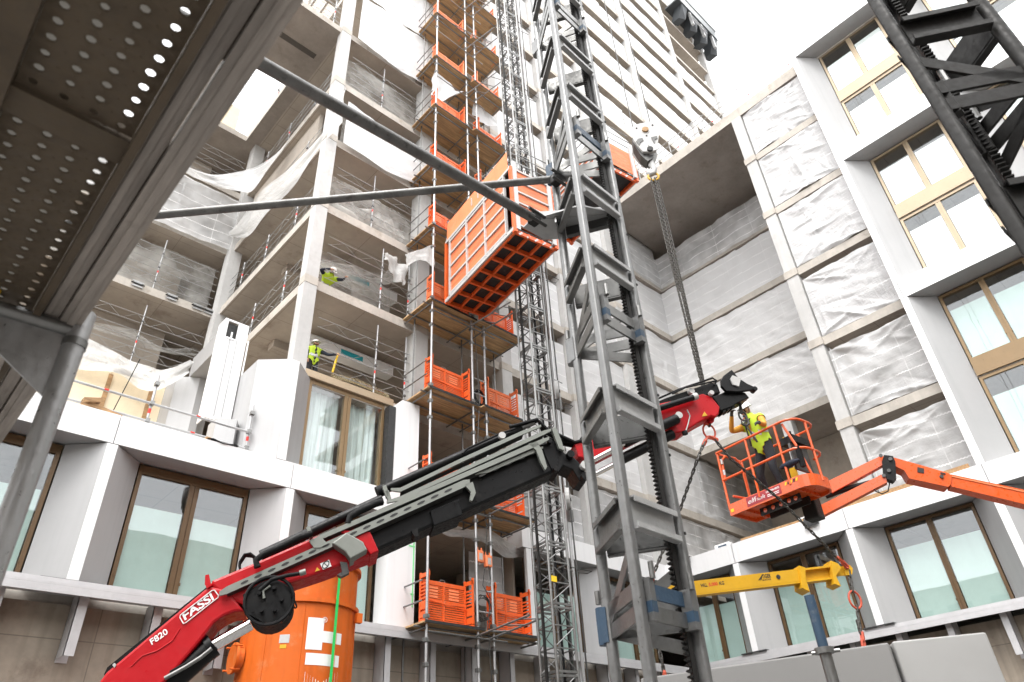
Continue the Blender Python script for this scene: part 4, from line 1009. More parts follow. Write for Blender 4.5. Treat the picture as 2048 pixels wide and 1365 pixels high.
MB().cbox(12.75, 13.3, 11.75, 12.0, 17.3, 18.3, .03).build('housing', 'galv_dark', t); MB().cyl((13.4, 11.9, 17.6), (13.4, 11.9, 18.2), .14, 12).build('motor_drum', 'steel_dark', t)
MB().cyl((12.6, 11.9, 17.6), (12.6, 11.9, 18.3), .12, 12).build('motor_drum', 'galv', t)
# ================================================================== NEAR SCAFFOLD DECK (top left)
ZD = 1.06
deck = thing('scaffold_deck', 'perforated steel scaffold deck overhead at the top left, seen from below', 'scaffold deck', (0, 1.3, ZD))
def perforated(x0, nx, dx, y0, ny, dy, z, r, par):
    m = MB(); n = 8
    for i in range(nx):
        for j in range(ny):
            cx, cy = x0+(i+.5)*dx, y0+(j+.5)*dy
            xa, xb, ya, yb = cx-dx/2, cx+dx/2, cy-dy/2, cy+dy/2
            rect = [(xb, cy), (xb, yb), (cx, yb), (xa, yb), (xa, cy), (xa, ya), (cx, ya), (xb, ya)]
            rr = r*random.uniform(.92, 1.08); jx, jy = random.uniform(-.0008, .0008), random.uniform(-.0008, .0008)
            cir = [(cx+jx+rr*math.cos(k*math.pi/4), cy+jy+rr*math.sin(k*math.pi/4)) for k in range(n)]
            vs = [(a, b, z) for a, b in rect]+[(cx+jx+(a-cx-jx)*1.45, cy+jy+(b-cy-jy)*1.45, z) for a, b in cir]+[(a, b, z-.0035) for a, b in cir]+[(cx+jx+(a-cx-jx)*.93, cy+jy+(b-cy-jy)*.93, z+.001) for a, b in cir]
            fs = []
            for q in range(3):
                for k in range(n): fs.append((q*n+k, q*n+(k+1) % n, (q+1)*n+(k+1) % n, (q+1)*n+k))
            m.add(vs, fs)
            # small pimple between holes
            for (ax, ay) in ((xa, yb), (cx, yb)):
                if random.random() < .85:
                    q = .0028; m.add([(ax+q, ay, z-.0002), (ax, ay+q, z-.0002), (ax-q, ay, z-.0002), (ax, ay-q, z-.0002), (ax, ay, z-.0026)], [(0,1,4),(1,2,4),(2,3,4),(3,0,4)])
    return m.build('perforated_plate', 'deck_steel', par, smooth='all', recalc=False)
perforated(-.088, 4, .0465, .56, 14, .0352, ZD, .0082, deck)
perforated(-.088, 4, .0465, 1.12, 21, .0352, ZD, .0082, deck)
perforated(-.33, 4, .0465, .6, 38, .0352, ZD, .0082, deck)
MB().box(-.10, .102, 1.055, 1.118, ZD-.012, ZD+.03).build('cross_rib', 'deck_steel', deck)
MB().box(-.10, .102, 1.84, 1.9, ZD-.02, ZD+.03).build('cross_rib', 'deck_steel', deck)
MB().box(-.143, -.09, .3, 1.9, ZD-.03, ZD+.03).build('side_beam', 'deck_steel', deck)
MB().box(-.385, -.336, .3, 2.75, ZD-.03, ZD+.07).build('side_beam', 'deck_beam', deck)
MB().box(.0985, .1135, .3, 2.75, ZD-.035, ZD+.05).build('side_beam', 'deck_steel', deck)
b = MB().box(.1135, .1505, .3, 2.75, ZD-.012, ZD-.006).box(.1535, .198, .3, 2.75, ZD-.028, ZD-.022).box(.192, .198, .3, 2.75, ZD-.0219, ZD+.09).box(.1535, .158, .3, 2.75, ZD-.0219, ZD+.0)
b.box(.120, .133, .3, 2.75, ZD-.018, ZD-.0121).box(.168, .184, .3, 2.75, ZD-.032, ZD-.0281)
b.build('edge_beam', 'deck_beam', deck)
MB().box(.12, .19, .3, .80, ZD+.005, ZD+.012).box(.12, .19, 1.02, 2.75, ZD+.005, ZD+.012).build('gap_cover', 'deck_steel', deck)
MB().box(-.335, .052, .5, 1.93, ZD+.055, ZD+.058).build('hole_glow_film', 'hole_glow_film', deck)
# far deck beyond the transom
d2 = thing('scaffold_deck', 'second perforated scaffold deck at the left edge, beyond the gusset', 'scaffold deck', (-.1, 2.3, ZD))
perforated(-.34, 9, .0465, 1.98, 20, .0352, ZD-.02, .0082, d2)
MB().box(-.345, .06, 1.94, 2.72, ZD+.03, ZD+.033).build('hole_glow_film', 'hole_glow_film', d2)
MB().box(.08, .098, 1.95, 2.75, ZD-.05, ZD+.02).build('side_beam', 'deck_beam', d2)
# the upright with gusset
TX, TY = .2005, 1.69
up = thing('scaffold_standard', 'thick galvanised scaffold upright with a triangular gusset at the left', 'scaffold upright', (TX, TY, -1.7))
MB().cyl((TX, TY, -1.7), (TX, TY, ZD+.02), .0245, 24).build('tube', 'galv_light', up, smooth=True)
MB().cyl((TX, TY, .98), (TX, TY, 1.0), .027, 24).build('collar', 'galv', up, smooth=True)
MB().prism([(TX-.015, TY, ZD-.03), (TX-.26, TY+.01, ZD-.04), (TX-.26, TY+.01, ZD-.055), (TX-.02, TY, ZD-.22)], (0, .006, 0)).build('gusset', 'galv_light', up)
MB().cyl((TX, TY, ZD-.035), (TX-.6, TY+.02, ZD-.04), .018, 12).build('transom', 'galv', up, smooth=True)
MB().cyl((TX-.18, TY-.01, ZD-.03), (TX-.18, TY-.01, ZD-.0), .006, 8).build('pin', 'yellow_tool', up)
MB().box(-.3, .0, TY-.02, TY+.02, ZD-.05, ZD-.03).build('blue_bracket', 'blue_paint', up)
# ================================================================== STEEL BRACES
def long_tube(name, p, q, r, label, ext0=.0, mat='old_tube'):
    p, q = Vector(p), Vector(q); p = p+(p-q).normalized()*ext0
    return MB().tube([p.lerp(q, i/6) for i in range(7)], r, 20).build(name, mat, smooth=True, label=label, cat='tube')
A1, A2 = PD(513, 122, 2.9), PD(1068, 438, 4.35)
long_tube('brace_tube', A1, A2, .030, 'long galvanised brace tube sloping down from the deck to the steel mast', .6)
B1, B2 = PD(310, 431, 4.45), PD(1150, 355, 4.78)
long_tube('brace_tube', B1, B2, .0265, 'galvanised brace tube running nearly level behind the sloping one to the mast', .8)
# ================================================================== RACK MASTS
def polar(az, rho, z=0): a = math.radians(az); return Vector((rho*math.cos(a), rho*math.sin(a), z))
def rack_mast(name, label, Fp, Lp, Rp, joints, z0, z1, m_leg, m_plate, m_back, blue, m_face):
    t = thing(name, label, 'mast', ((Fp+Lp+Rp)/3)+Vector((0, 0, z0)))
    Z = lambda p, z: Vector((p.x, p.y, z))
    cen = (Fp+Lp+Rp)/3
    d = (Rp-Fp).normalized(); nrm = Vector((d.y, -d.x, 0))
    # front leg: square tube with rounded corners
    def sq(p, z0, z1, w, h, a, mat, nm):
        a = Vector(a).normalized(); b = Vector((-a.y, a.x, 0)); pts = []; r = .012
        for sx, sy, st in ((1, 1, 0), (-1, 1, 90), (-1, -1, 180), (1, -1, 270)):
            for k in range(4):
                an = math.radians(st+k*30); pts.append(Z(p, z0)+a*(sx*(w/2-r)+r*math.cos(an))+b*(sy*(h/2-r)+r*math.sin(an)))
        return MB().prism(pts, (0, 0, z1-z0)).build(nm, mat, t, smooth=True)
    sq(Fp, z0, z1, .045, .045, d, m_leg, 'leg')
    MB().cyl(Z(Lp, z0), Z(Lp, z1), .026, 18).build('leg', m_leg, t, smooth=True)
    sq(Rp, z0, z1, .04, .06, d, m_leg, 'leg')
    # rack with teeth on the right leg
    inn = (cen-Rp); inn.z = 0; inn.normalize(); side = Vector((-inn.y, inn.x, 0)); rp = Rp+inn*.046
    m = MB(); m.beam(Z(rp, z0), Z(rp, z1), .028, .022, inn)
    rk = m.build('rack_bar', 'steel_dark', t)
    m = MB(); z = z0; q = rp+inn*.015
    while z < z1:
        a, b = side*.014, inn*.013
        m.add([Z(q-a, z), Z(q+a, z), Z(q+a, z+.016), Z(q-a, z+.016), Z(q-a+b, z+.005), Z(q+a+b, z+.005), Z(q+a+b, z+.011), Z(q-a+b, z+.011)],
              [(0,3,2,1),(4,5,6,7),(0,1,5,4),(1,2,6,5),(2,3,7,6),(3,0,4,7)]); z += .0225
    m.build('rack_teeth', 'steel_dark', rk, kind='stuff')
    J = sorted(joints); S = 1.49
    def chan(a, b, z, h, mat, out):
        a, b = Vector(a), Vector(b); e = (b-a).normalized(); a = a+e*.03; b = b-e*.03
        c = Z((a+b)/2, z); L = (b-a)/2; L.z = 0; n = Vector((e.y, -e.x, 0)); n.z = 0
        if n.dot(c-cen) < 0: n = -n
        m = MB().obox(c+n*.004, L, n*.004, Vector((0, 0, h/2)))
        for s in (-1, 1):
            m.obox(c+n*.018+Vector((0, 0, s*(h/2+.006))), L, n*.016, Vector((0, 0, .004)))
            m.obox(c+n*.034+Vector((0, 0, s*(h/2-.006))), L, n*.003, Vector((0, 0, .0125)))
        return m.build('channel_plate', mat, t)
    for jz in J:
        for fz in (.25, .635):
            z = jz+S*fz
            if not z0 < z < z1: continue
            chan(Fp, Rp, z, .13, m_face, 1); chan(Fp, Lp, z, .13, m_plate, 1); chan(Lp, Rp, z, .13, m_back, 1)  # plate colour imitates light by facing: front-right lighter, back darker
        if not z0 < jz < z1: continue
        for sgn in (-1, 1):
            for a, b in ((Fp, Rp), (Fp, Lp), (Lp, Rp)):
                mt = blue if sgn > 0 and a is Fp and b is Rp and jz in J[1::2] else m_plate
                MB().beam(Z(a, jz+sgn*.045), Z(b, jz+sgn*.045), .012, .062).build('joint_bar', mt, t)
        # diagonals from the left leg joint
        MB().beam(Z(Lp, jz-.02), Z(Fp, jz+.22), .012, .05).build('joint_diagonal', m_plate, t)
        MB().beam(Z(Lp, jz-.02), Z(Rp, jz+.20), .012, .05).build('joint_diagonal', m_plate, t)
        MB().beam(Z(Lp, jz-.04), Z(Rp, jz-.16), .012, .055).build('joint_diagonal', m_plate, t)
        out = (Lp-cen).normalized()
        e = MB().cyl(Z(Lp+out*.035, jz-.09), Z(Lp+out*.035, jz+.07), .030, 14); e.obox(Z(Lp+out*.02, jz-.01), out*.03, Vector((-out.y, out.x, 0))*.029, Vector((0, 0, .075)))
        e = e.build('joint_socket', blue if jz in J[1::2] else m_leg, t, smooth=True)
        MB().cyl(Z(Lp+out*.05, jz+.09), Z(Lp+out*.05, jz+.15), .014, 8).build('bolt', 'galv', e)
        for pp in (Fp, Rp):
            o2 = d if pp is Fp else -d
            e = MB().obox(Z(pp+o2*.045+nrm*.015, jz), o2*.018, nrm*.028, Vector((0, 0, .085))).build('joint_lug', m_leg, t)
            MB().cyl(Z(pp+o2*.05+nrm*.05, jz+.08), Z(pp+o2*.05+nrm*.05, jz+.15), .012, 8).build('bolt', 'galv', e)
            MB().obox(Z(pp+o2*.045+nrm*.015, jz-.03), o2*.0185, nrm*.0285, Vector((0, 0, .022))).build('blue_mark', blue, e)
        for zz in (jz+.35, jz-.4, jz+.75):
            b_ = Rp-nrm*0+nrm*.032
            MB().cyl(Z(Rp+d*.012+nrm*.028, zz), Z(Rp+d*.012+nrm*.034, zz), .008, 8).build('bolt', 'steel_dark', t)
    return t
FP, LP, RP = polar(36.9, 3.0), polar(39.4, 3.37), polar(33.05, 3.33)
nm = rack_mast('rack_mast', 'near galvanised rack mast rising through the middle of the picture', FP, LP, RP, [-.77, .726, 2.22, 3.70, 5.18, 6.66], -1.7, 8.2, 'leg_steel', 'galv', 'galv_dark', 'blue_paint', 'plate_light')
rack_mast('rack_mast', 'rack mast at the top right corner, coloured black as a silhouette', polar(1.75, 2.25), polar(-4.75, 2.45), polar(.9, 2.62), [-.92, .57, 2.05, 3.54, 5.0], -1.7, 6.0, 'steel_dark', 'steel_dark', 'steel_dark', 'steel_dark', 'steel_dark')  # same mast type as the near one; silhouette painted in as dark steel
# bracket plate and couplers where braces meet the mast
ZP = 3.16
t = thing('bracket_plate', 'grey steel bracket plate clamped to the near mast under the brace ends', 'bracket', onZ(1130, 460, ZP))
pl = [onZ(*p, ZP) for p in ((1047, 456), (1062, 440), (1160, 412), (1240, 428), (1228, 446), (1132, 478), (1088, 480))]
MB().prism(pl, (0, 0, .012)).build('plate', 'plate_light', t)
MB().beam(onZ(1062, 441, ZP)+Vector((0, 0, .03)), onZ(1235, 428, ZP)+Vector((0, 0, .03)), .012, .07).build('flange', 'plate_light', t)
MB().beam(onZ(1110, 432, ZP)-Vector((0, 0, .03)), onZ(1125, 470, ZP)-Vector((0, 0, .03)), .01, .05).build('web', 'galv', t)
for i, p in enumerate((A2, PD(1112, 360, 4.72))):
    c = thing('coupler', ('dark scaffold coupler on the sloping brace end', 'dark scaffold coupler joining the level brace to the mast leg')[i], 'coupler', p, 'brace couplers')
    MB().cbox(p.x-.032, p.x+.032, p.y-.032, p.y+.032, p.z-.038, p.z+.038, .010).build('body', 'steel_dark', c)
    MB().cyl(p+Vector((-.07, -.03, .03)), p+Vector((.07, -.03, .03)), .011, 8).build('bolt', 'galv_dark', c); MB().cyl(p+Vector((-.07, -.03, -.04)), p+Vector((.07, -.03, -.04)), .011, 8).build('bolt', 'galv_dark', c)
# ================================================================== NEAR PROP AND GREY PANEL BOXES (bottom right)
p0, p1 = PD(1618, 1192, 3.9), None
t = thing('steel_prop', 'thin grey steel prop with blue top in the lower right foreground', 'prop', (p0.x, p0.y, -1.7))
MB().cyl((p0.x, p0.y, p0.z-.28), (p0.x, p0.y, p0.z), .027, 14).build('blue_end', 'blue_paint', t, smooth=True)
MB().cyl((p0.x, p0.y, -1.7), (p0.x, p0.y, p0.z-.27), .031, 16).build('tube', 'galv', t, smooth=True)
MB().cyl((p0.x, p0.y, p0.z-.30), (p0.x, p0.y, p0.z-.27), .05, 16).build('collar', 'galv', t, smooth=True)
MB().cyl((p0.x-.03, p0.y+.06, p0.z-.29), (p0.x+.03, p0.y-.07, p0.z-.29), .010, 8).build('pin', 'galv', t)
def rbox(A, B, z0, depth, mat, name, label):
    A, B = Vector(A), Vector(B); e = (B-A); e.z = 0; L = e.length; e.normalize(); n = Vector((e.y, -e.x, 0))
    if n.dot(A) < 0: n = -n
    zt = max(A.z, B.z); bm = bmesh.new(); bmesh.ops.create_cube(bm, size=1)
    c = (A+B)/2; c.z = 0
    for v in bm.verts: v.co = c+e*v.co.x*L+n*(v.co.y+.5)*depth+Vector((0, 0, z0+(v.co.z+.5)*(zt-z0)))
    bmesh.ops.bevel(bm, geom=bm.edges[:], offset=.014, segments=3, affect='EDGES', profile=.5)
    m = MB(); m.from_bm(bm); return m.build(name, mat, smooth=True, label=label, cat='panel box')
rbox(onZ(1280, 1357, .86), onZ(1776, 1285, .86), -1.7, .5, 'grey_box', 'panel_box', 'long dark grey panel box with rounded edges at the lower edge')
G = onZ(1784, 1283, .87)
rbox(G, onZ(1972, 1264, .87), -1.7, .6, 'light_box', 'panel_box', 'lighter grey panel box with rounded corner at the lower right')
# ================================================================== TEXT AND CHAIN HELPERS
def text_mesh(body, mat, P0, P1, height, up, off, name, parent, bold=0.0, shear=0.0, width=None):
    cu_ = bpy.data.curves.new('txt', 'FONT'); cu_.body = body; cu_.offset = bold; cu_.shear = shear; cu_.resolution_u = 3; cu_.fill_mode = 'BOTH'; cu_.extrude = 0.02
    o = bpy.data.objects.new('txt', cu_); COL.objects.link(o)
    dg = bpy.context.evaluated_depsgraph_get(); me = bpy.data.meshes.new_from_object(o.evaluated_get(dg)); bpy.data.objects.remove(o); bpy.data.curves.remove(cu_)
    xs = [v.co.x for v in me.vertices]; ys = [v.co.y for v in me.vertices]
    x0, x1, y0, y1 = min(xs), max(xs), min(ys), max(ys)
    P0, P1, up, off = Vector(P0), Vector(P1), Vector(up), Vector(off); ex = P1-P0
    m = MB(); m.v = [P0+ex*((v.co.x-x0)/(x1-x0))+up*(height*(v.co.y-y0)/(y1-y0))+off*(v.co.z*.15) for v in me.vertices]
    m.f = [tuple(p.vertices) for p in me.polygons]; bpy.data.meshes.remove(me)
    return m.build(name, mat, parent)
def links(m, pts, ll, r, wd=.62):
    """real chain links laid along the polyline pts"""
    pts = [Vector(p) for p in pts]; seg = []; tot = 0
    for a, b in zip(pts[:-1], pts[1:]): seg.append((a, b, tot, (b-a).length)); tot += (b-a).length
    n = max(2, int(tot/(ll*.78))); i = 0
    def at(s):
        for a, b, t0, L in seg:
            if s <= t0+L+1e-6: return a.lerp(b, max(0, (s-t0)/L)), (b-a).normalized()
        return seg[-1][1], (seg[-1][1]-seg[-1][0]).normalized()
    for i in range(n):
        c, d = at(tot*(i+.5)/n); a = d.cross(Vector((.31, .52, .13))).normalized(); b = d.cross(a)
        q = a if i % 2 else b; loop = []
        hl, hw = ll/2-ll*wd/2*.5, ll*wd/2-r
        for k in range(10):
            an = 2*math.pi*k/10; loop.append(c+d*(math.cos(an)*hw+(hl if math.cos(an) > 0 else -hl))+q*math.sin(an)*hw)
        m.tube(loop, r, 5, closed=True)
    return m
def ring(m, c, R_, r, d, e, n=16, sx=1.0):
    d, e = Vector(d).normalized(), Vector(e).normalized()
    return m.tube([Vector(c)+d*R_*sx*math.cos(2*math.pi*k/n)+e*R_*math.sin(2*math.pi*k/n) for k in range(n)], r, 8, closed=True)
# ================================================================== LOADER CRANE
CP = VPlane(PD(215, 1365, 6.5), PD(1500, 775, 10.2))
crane = thing('loader_crane', 'red and black truck loader crane arm reaching up across the yard', 'crane', CP.pt(150, 1420))
def cpoly(px, th, mat, name, off=0.0, par=None, smooth=False):
    return MB().prism([CP.pt(x, y, off) for x, y in px], CP.n*th).build(name, mat, par or crane, smooth=smooth)
def chamf(px, th, mat, name, off=0.0, par=None, c=.02):
    """traced side face, real depth th, with broken edges"""
    bm = bmesh.new(); n = len(px)
    a = [bm.verts.new(CP.pt(x, y, off)) for x, y in px]; b = [bm.verts.new(CP.pt(x, y, off)+CP.n*th) for x, y in px]
    fa = bm.faces.new(a); fb = bm.faces.new(b[::-1])
    for i in range(n): bm.faces.new((a[i], b[i], b[(i+1) % n], a[(i+1) % n]))
    bmesh.ops.recalc_face_normals(bm, faces=bm.faces[:])
    ed = [e for e in fa.edges]+[e for e in fb.edges]
    bmesh.ops.bevel(bm, geom=ed, offset=c, segments=2, affect='EDGES', profile=.5, clamp_overlap=True)
    m = MB(); m.from_bm(bm); return m.build(name, mat, par or crane, smooth='all' if False else False)
def ctube(px, r, mat, name, off=0.0, par=None, n=14):
    return MB().tube([CP.pt(x, y, off) for x, y in px], r, n).build(name, mat, par or crane, smooth=True)
main = chamf([(120, 1470), (212, 1345), (310, 1262), (418, 1172), (455, 1180), (488, 1222), (468, 1224), (448, 1232), (428, 1246), (404, 1278), (360, 1330), (240, 1470)], .40, 'red_paint', 'main_boom', c=.025)
cpoly([(205, 1348), (212, 1333), (412, 1172), (422, 1180), (310, 1264), (214, 1346)], .30, 'rubber', 'hose_tray', .05)
# rounded logo frame and lettering
up = (CP.pt(355, 1228)-CP.pt(366, 1243)).normalized()
text_mesh('FASSI', 'white_paint', CP.pt(370, 1242, -.006), CP.pt(431, 1198, -.006), .082, up, -CP.n*.01, 'lettering', main, bold=.025, shear=.12)
fr_ = [(360, 1236), (361, 1231), (424, 1182), (429, 1181), (437, 1192), (436, 1196), (372, 1246), (367, 1248)]
MB().tube([CP.pt(x, y, -.008) for x, y in fr_], .006, 5, closed=True).build('logo_frame', 'white_paint', main)
text_mesh('F820', 'white_paint', CP.pt(304, 1291, -.006), CP.pt(338, 1267, -.006), .06, up, -CP.n*.01, 'lettering', main, bold=.02, shear=.12)
MB().tube([CP.pt(x, y, -.003) for x, y in ((262, 1334), (285, 1312), (315, 1302), (345, 1282), (360, 1258))], .006, 5).build('pressed_crease', 'red_paint', main)
cpoly([(225, 1331), (229, 1326), (233, 1330), (229, 1336)], .02, 'off_white', 'sticker', -.008, main)
root = chamf([(420, 1170), (424, 1160), (520, 1120), (690, 1046), (738, 1066), (757, 1104), (640, 1146), (560, 1172), (492, 1212), (452, 1196)], .38, 'red_paint', 'outer_boom', .01, c=.03)
chamf([(672, 1062), (740, 1066), (757, 1104), (741, 1112), (725, 1090)], .46, 'red_paint', 'boom_collar', -.04, c=.012)
cpoly([(410, 1170), (411, 1152), (418, 1150), (421, 1165), (424, 1172), (414, 1178)], .05, 'red_paint', 'lug', -.02)
ext = chamf([(690, 1062), (1085, 888), (1118, 905), (1112, 940), (752, 1100)], .36, 'black_paint', 'extension_boom', .04, c=.03)
chamf([(860, 1022), (918, 998), (925, 1030), (868, 1052)], .42, 'black_paint', 'extension_collar', .0, c=.012)
cpoly([(822, 1062), (835, 1056), (838, 1072), (830, 1074)], .2, 'black_paint', 'stop_lug', .0)
# pale aluminium guide profiles with oval slots
def stripe(pts, th):
    up_, dn = [], []
    for i, (x, y) in enumerate(pts):
        k = th/2*(.55 if i in (0, len(pts)-1) else 1); up_.append((x, y-k)); dn.append((x, y+k))
    return up_+dn[::-1]
for pts, th, slots in (([(440, 1191), (455, 1184), (700, 1074), (925, 972), (938, 967)], 15, [(x_, 1181.8-.4515*(x_-460)) for x_ in range(490, 900, 27)]),
                       ([(621, 1088), (640, 1079), (1080, 888), (1096, 881)], 10, []),
                       ([(773, 1008), (800, 1001), (1085, 870), (1100, 864)], 8.5, []),
                       ([(781, 983), (800, 984), (919, 926), (1045, 869), (1080, 856)], 8, [])):
    q = cpoly(stripe(pts, th), .03, 'alu', 'guide_profile', -.06)
    for x, y in slots:
        MB().prism([CP.pt(x+8*math.cos(a_), y-3.6*math.cos(a_)+2.6*math.sin(a_), -.063) for a_ in [k_*math.pi/5 for k_ in range(10)]], CP.n*.02).build('slot', 'black_print', q)
    x0_, x1_ = pts[1], pts[-2]
    MB().prism([CP.pt(x0_[0], x0_[1]+th*.52, -.055), CP.pt(x1_[0], x1_[1]+th*.52, -.055), CP.pt(x1_[0], x1_[1]+th*.52+3.5, .03), CP.pt(x0_[0], x0_[1]+th*.52+3.5, .03)], CP.n*.004).build('lower_lip', 'galv_dark', q)
cpoly(stripe([(950, 950), (975, 944), (1070, 903), (1085, 897)], 7), .02, 'alu', 'guide_profile', -.03)
for x_ in range(965, 1070, 26): MB().prism([CP.pt(x_+8*math.cos(a_), 951-.43*(x_-965)-3.5*math.cos(a_)+2.4*math.sin(a_), -.02) for a_ in [k_*math.pi/5 for k_ in range(10)]], CP.n*.02).build('slot', 'galv_dark', crane)
for px in ([(1055, 892), (1072, 888), (1082, 905), (1092, 938), (1088, 944), (1080, 930), (1070, 905)], [(928, 974), (944, 968), (950, 990), (943, 1006), (938, 1004), (940, 988)]): cpoly(px, .05, 'alu', 'guide_bracket', -.06)
cpoly([(618, 1086), (640, 1076), (655, 1092), (640, 1100), (628, 1100)], .04, 'alu', 'guide_bracket', -.07)
chamf([(664, 1095), (692, 1074), (725, 1092), (733, 1108), (700, 1126), (690, 1112)], .30, 'alu', 'junction_box', -.14, c=.012)
cpoly([(680, 1126), (694, 1128), (698, 1148), (682, 1156), (674, 1152), (684, 1146)], .08, 'galv_dark', 'hook_bracket', -.04)
# warning stickers
cpoly([(640, 1128), (658, 1120), (663, 1133), (646, 1140)], .004, 'white_paint', 'sticker', -.004, root)
m = MB(); ring(m, CP.pt(651.5, 1130, -.006), .036, .005, CP.pt(660, 1126)-CP.pt(651, 1130), Vector((0, 0, 1))); m.cyl(CP.pt(647, 1126, -.006), CP.pt(656, 1134, -.006), .004, 5); m.build('prohibition_sign', 'black_print', root)
cpoly([(630, 1144), (634, 1135), (640, 1141)], .004, 'yellow', 'sticker', -.004, root)
# top cylinders and hoses
ctube([(520, 1106), (765, 992)], .058, 'black_paint', 'telescope_cylinder', .10)
ctube([(757, 978), (1050, 850)], .058, 'black_paint', 'telescope_cylinder', .10)
ctube([(755, 979), (768, 973)], .07, 'rubber', 'cylinder_cap', .10); ctube([(1046, 852), (1070, 842)], .03, 'galv', 'hose_fitting', .06)
for i in range(3): ctube([(1020+i*9, 853-i*3), (1075+i*3, 838-i*2), (1095, 858+i*4), (1120, 870+i*4), (1150, 884), (1168, 880)], .024, 'rubber', 'hydraulic_hose', .02+.05*i)
ctube([(925, 908), (935, 898), (1000, 868), (1030, 858)], .014, 'rubber', 'hydraulic_hose', .0)
ctube([(516, 1140), (513, 1126), (528, 1114), (560, 1100), (600, 1080), (625, 1072)], .035, 'rubber', 'hydraulic_hose', -.08)
ctube([(697, 1050), (700, 1036), (720, 1024), (750, 1010), (765, 1006)], .04, 'rubber', 'hydraulic_hose', -.03)
for i in range(4): ctube([(480, 1140), (478-i, 1122), (488, 1106-i), (500+i, 1104), (510, 1112), (512, 1124)], .012, 'rubber', 'hose_loop', .05+.04*i)
for px in ((770, 990), (775, 1000), (618, 1072)): cpoly([(px[0]-6, px[1]-14), (px[0]+2, px[1]-16), (px[0]+8, px[1]+4), (px[0]+2, px[1]+8)], .06, 'alu', 'clamp', -.05)
MB().tube([CP.pt(1003, 874, -.05), CP.pt(1003, 874, .0)], .045, 14).build('pin', 'off_white', crane, smooth=True)
# winch
wc = CP.pt(540, 1208)
wn = MB().tube([wc-CP.n*.06, wc+CP.n*.34], .225, 26).build('winch_drum', 'rubber', crane, smooth=True)
cpoly([(488, 1196), (512, 1180), (560, 1172), (582, 1196), (586, 1225), (566, 1250), (530, 1252), (498, 1232), (490, 1216)], .05, 'black_paint', 'winch_plate', -.12, wn)
m = MB(); ring(m, wc-CP.n*.13, .235, .018, CP.d, (0, 0, 1), 24); m.build('winch_rim', 'black_paint', wn)
for a in (0, 1.3, 2.6, 4.2, 5.3): MB().tube([wc-CP.n*.13+CP.d*.12*math.cos(a)+Vector((0, 0, .12*math.sin(a))), wc-CP.n*.18+CP.d*.12*math.cos(a)+Vector((0, 0, .12*math.sin(a)))], .02, 8).build('bolt', 'black_paint', wn)
ctube([(520, 1190), (545, 1168), (575, 1160), (600, 1156)], .02, 'rubber', 'hydraulic_hose', -.15); ctube([(530, 1205), (528, 1190), (542, 1180)], .014, 'alu', 'hose_fitting', -.14)
ctube([(600, 1156), (612, 1152)], .03, 'alu', 'hose_fitting', -.15)
m = links(MB(), [CP.pt(583, 1195, -.1), CP.pt(590, 1215, -.1), CP.pt(580, 1235, -.1)], .07, .009); m.build('rope_chain', 'rubber', wn, kind='stuff')
# lift cylinder
ctube([(250, 1440), (422, 1287)], .105, 'black_paint', 'lift_cylinder', .12); ctube([(412, 1294), (424, 1285)], .118, 'black_paint', 'cylinder_gland', .12)
ctube([(422, 1287), (500, 1243)], .062, 'chrome', 'piston_rod', .12)
ctube([(330, 1358), (372, 1335), (402, 1316), (424, 1298)], .02, 'galv', 'oil_pipe', -.02); ctube([(340, 1345), (395, 1315)], .015, 'rubber', 'oil_pipe', .0)
# knuckle between boom and jib
kn = chamf([(1082, 888), (1112, 880), (1130, 905), (1150, 915), (1165, 930), (1176, 950), (1172, 964), (1160, 960), (1146, 938), (1128, 930), (1118, 945), (1104, 938), (1092, 912)], .30, 'black_paint', 'knuckle', .02, c=.012)
for x, y, r in ((1140, 911, .05), (1168, 933, .055), (1110, 940, .035), (1168, 955, .05), (1098, 885, .03)):
    MB().tube([CP.pt(x, y, -.05), CP.pt(x, y, .03)], r, 14).build('pin', 'off_white' if r > .05 else 'black_paint', kn, smooth=True)
chamf([(1150, 886), (1156, 880), (1166, 886), (1168, 914), (1158, 912)], .24, 'red_paint', 'red_lug', .02, c=.01)
cpoly([(1102, 862), (1110, 858), (1122, 888), (1126, 905), (1116, 900)], .05, 'alu', 'guide_bracket', -.05)
# jib
jib = chamf([(1150, 888), (1320, 803), (1382, 790), (1410, 783), (1428, 790), (1444, 810), (1442, 824), (1436, 830), (1426, 828), (1400, 842), (1372, 860), (1352, 862), (1330, 845), (1200, 912), (1165, 914)], .28, 'red_paint', 'jib', .06, c=.02)
chamf([(1170, 862), (1318, 798), (1340, 789), (1428, 759), (1440, 763), (1446, 780), (1426, 783), (1382, 795), (1318, 812), (1180, 872)], .24, 'black_paint', 'jib_extension', .08, c=.012)
ctube([(1200, 838), (1315, 796), (1360, 776), (1428, 753), (1436, 758), (1432, 768)], .014, 'rubber', 'guide_rail', .05); ctube([(1345, 788), (1370, 776), (1432, 762)], .012, 'rubber', 'hydraulic_hose', .0)
ctube([(1300, 824), (1388, 796)], .042, 'black_paint', 'jib_cylinder', -.02); ctube([(1384, 797), (1392, 794)], .05, 'off_white', 'pin', -.02)
MB().tube([CP.pt(1385, 780, .02), CP.pt(1385, 780, .08)], .045, 14).build('pin', 'off_white', crane, smooth=True)
MB().tube([CP.pt(1424, 785, .0), CP.pt(1424, 785, .06)], .035, 14).build('pin', 'off_white', crane, smooth=True)
ctube([(1247, 887), (1352, 840)], .07, 'black_paint', 'jib_cylinder', -.02); ctube([(1247, 913), (1350, 862)], .07, 'black_paint', 'jib_cylinder', .10)
ctube([(1180, 925), (1247, 889)], .034, 'chrome', 'piston_rod', -.02); ctube([(1180, 950), (1250, 914)], .034, 'chrome', 'piston_rod', .10)
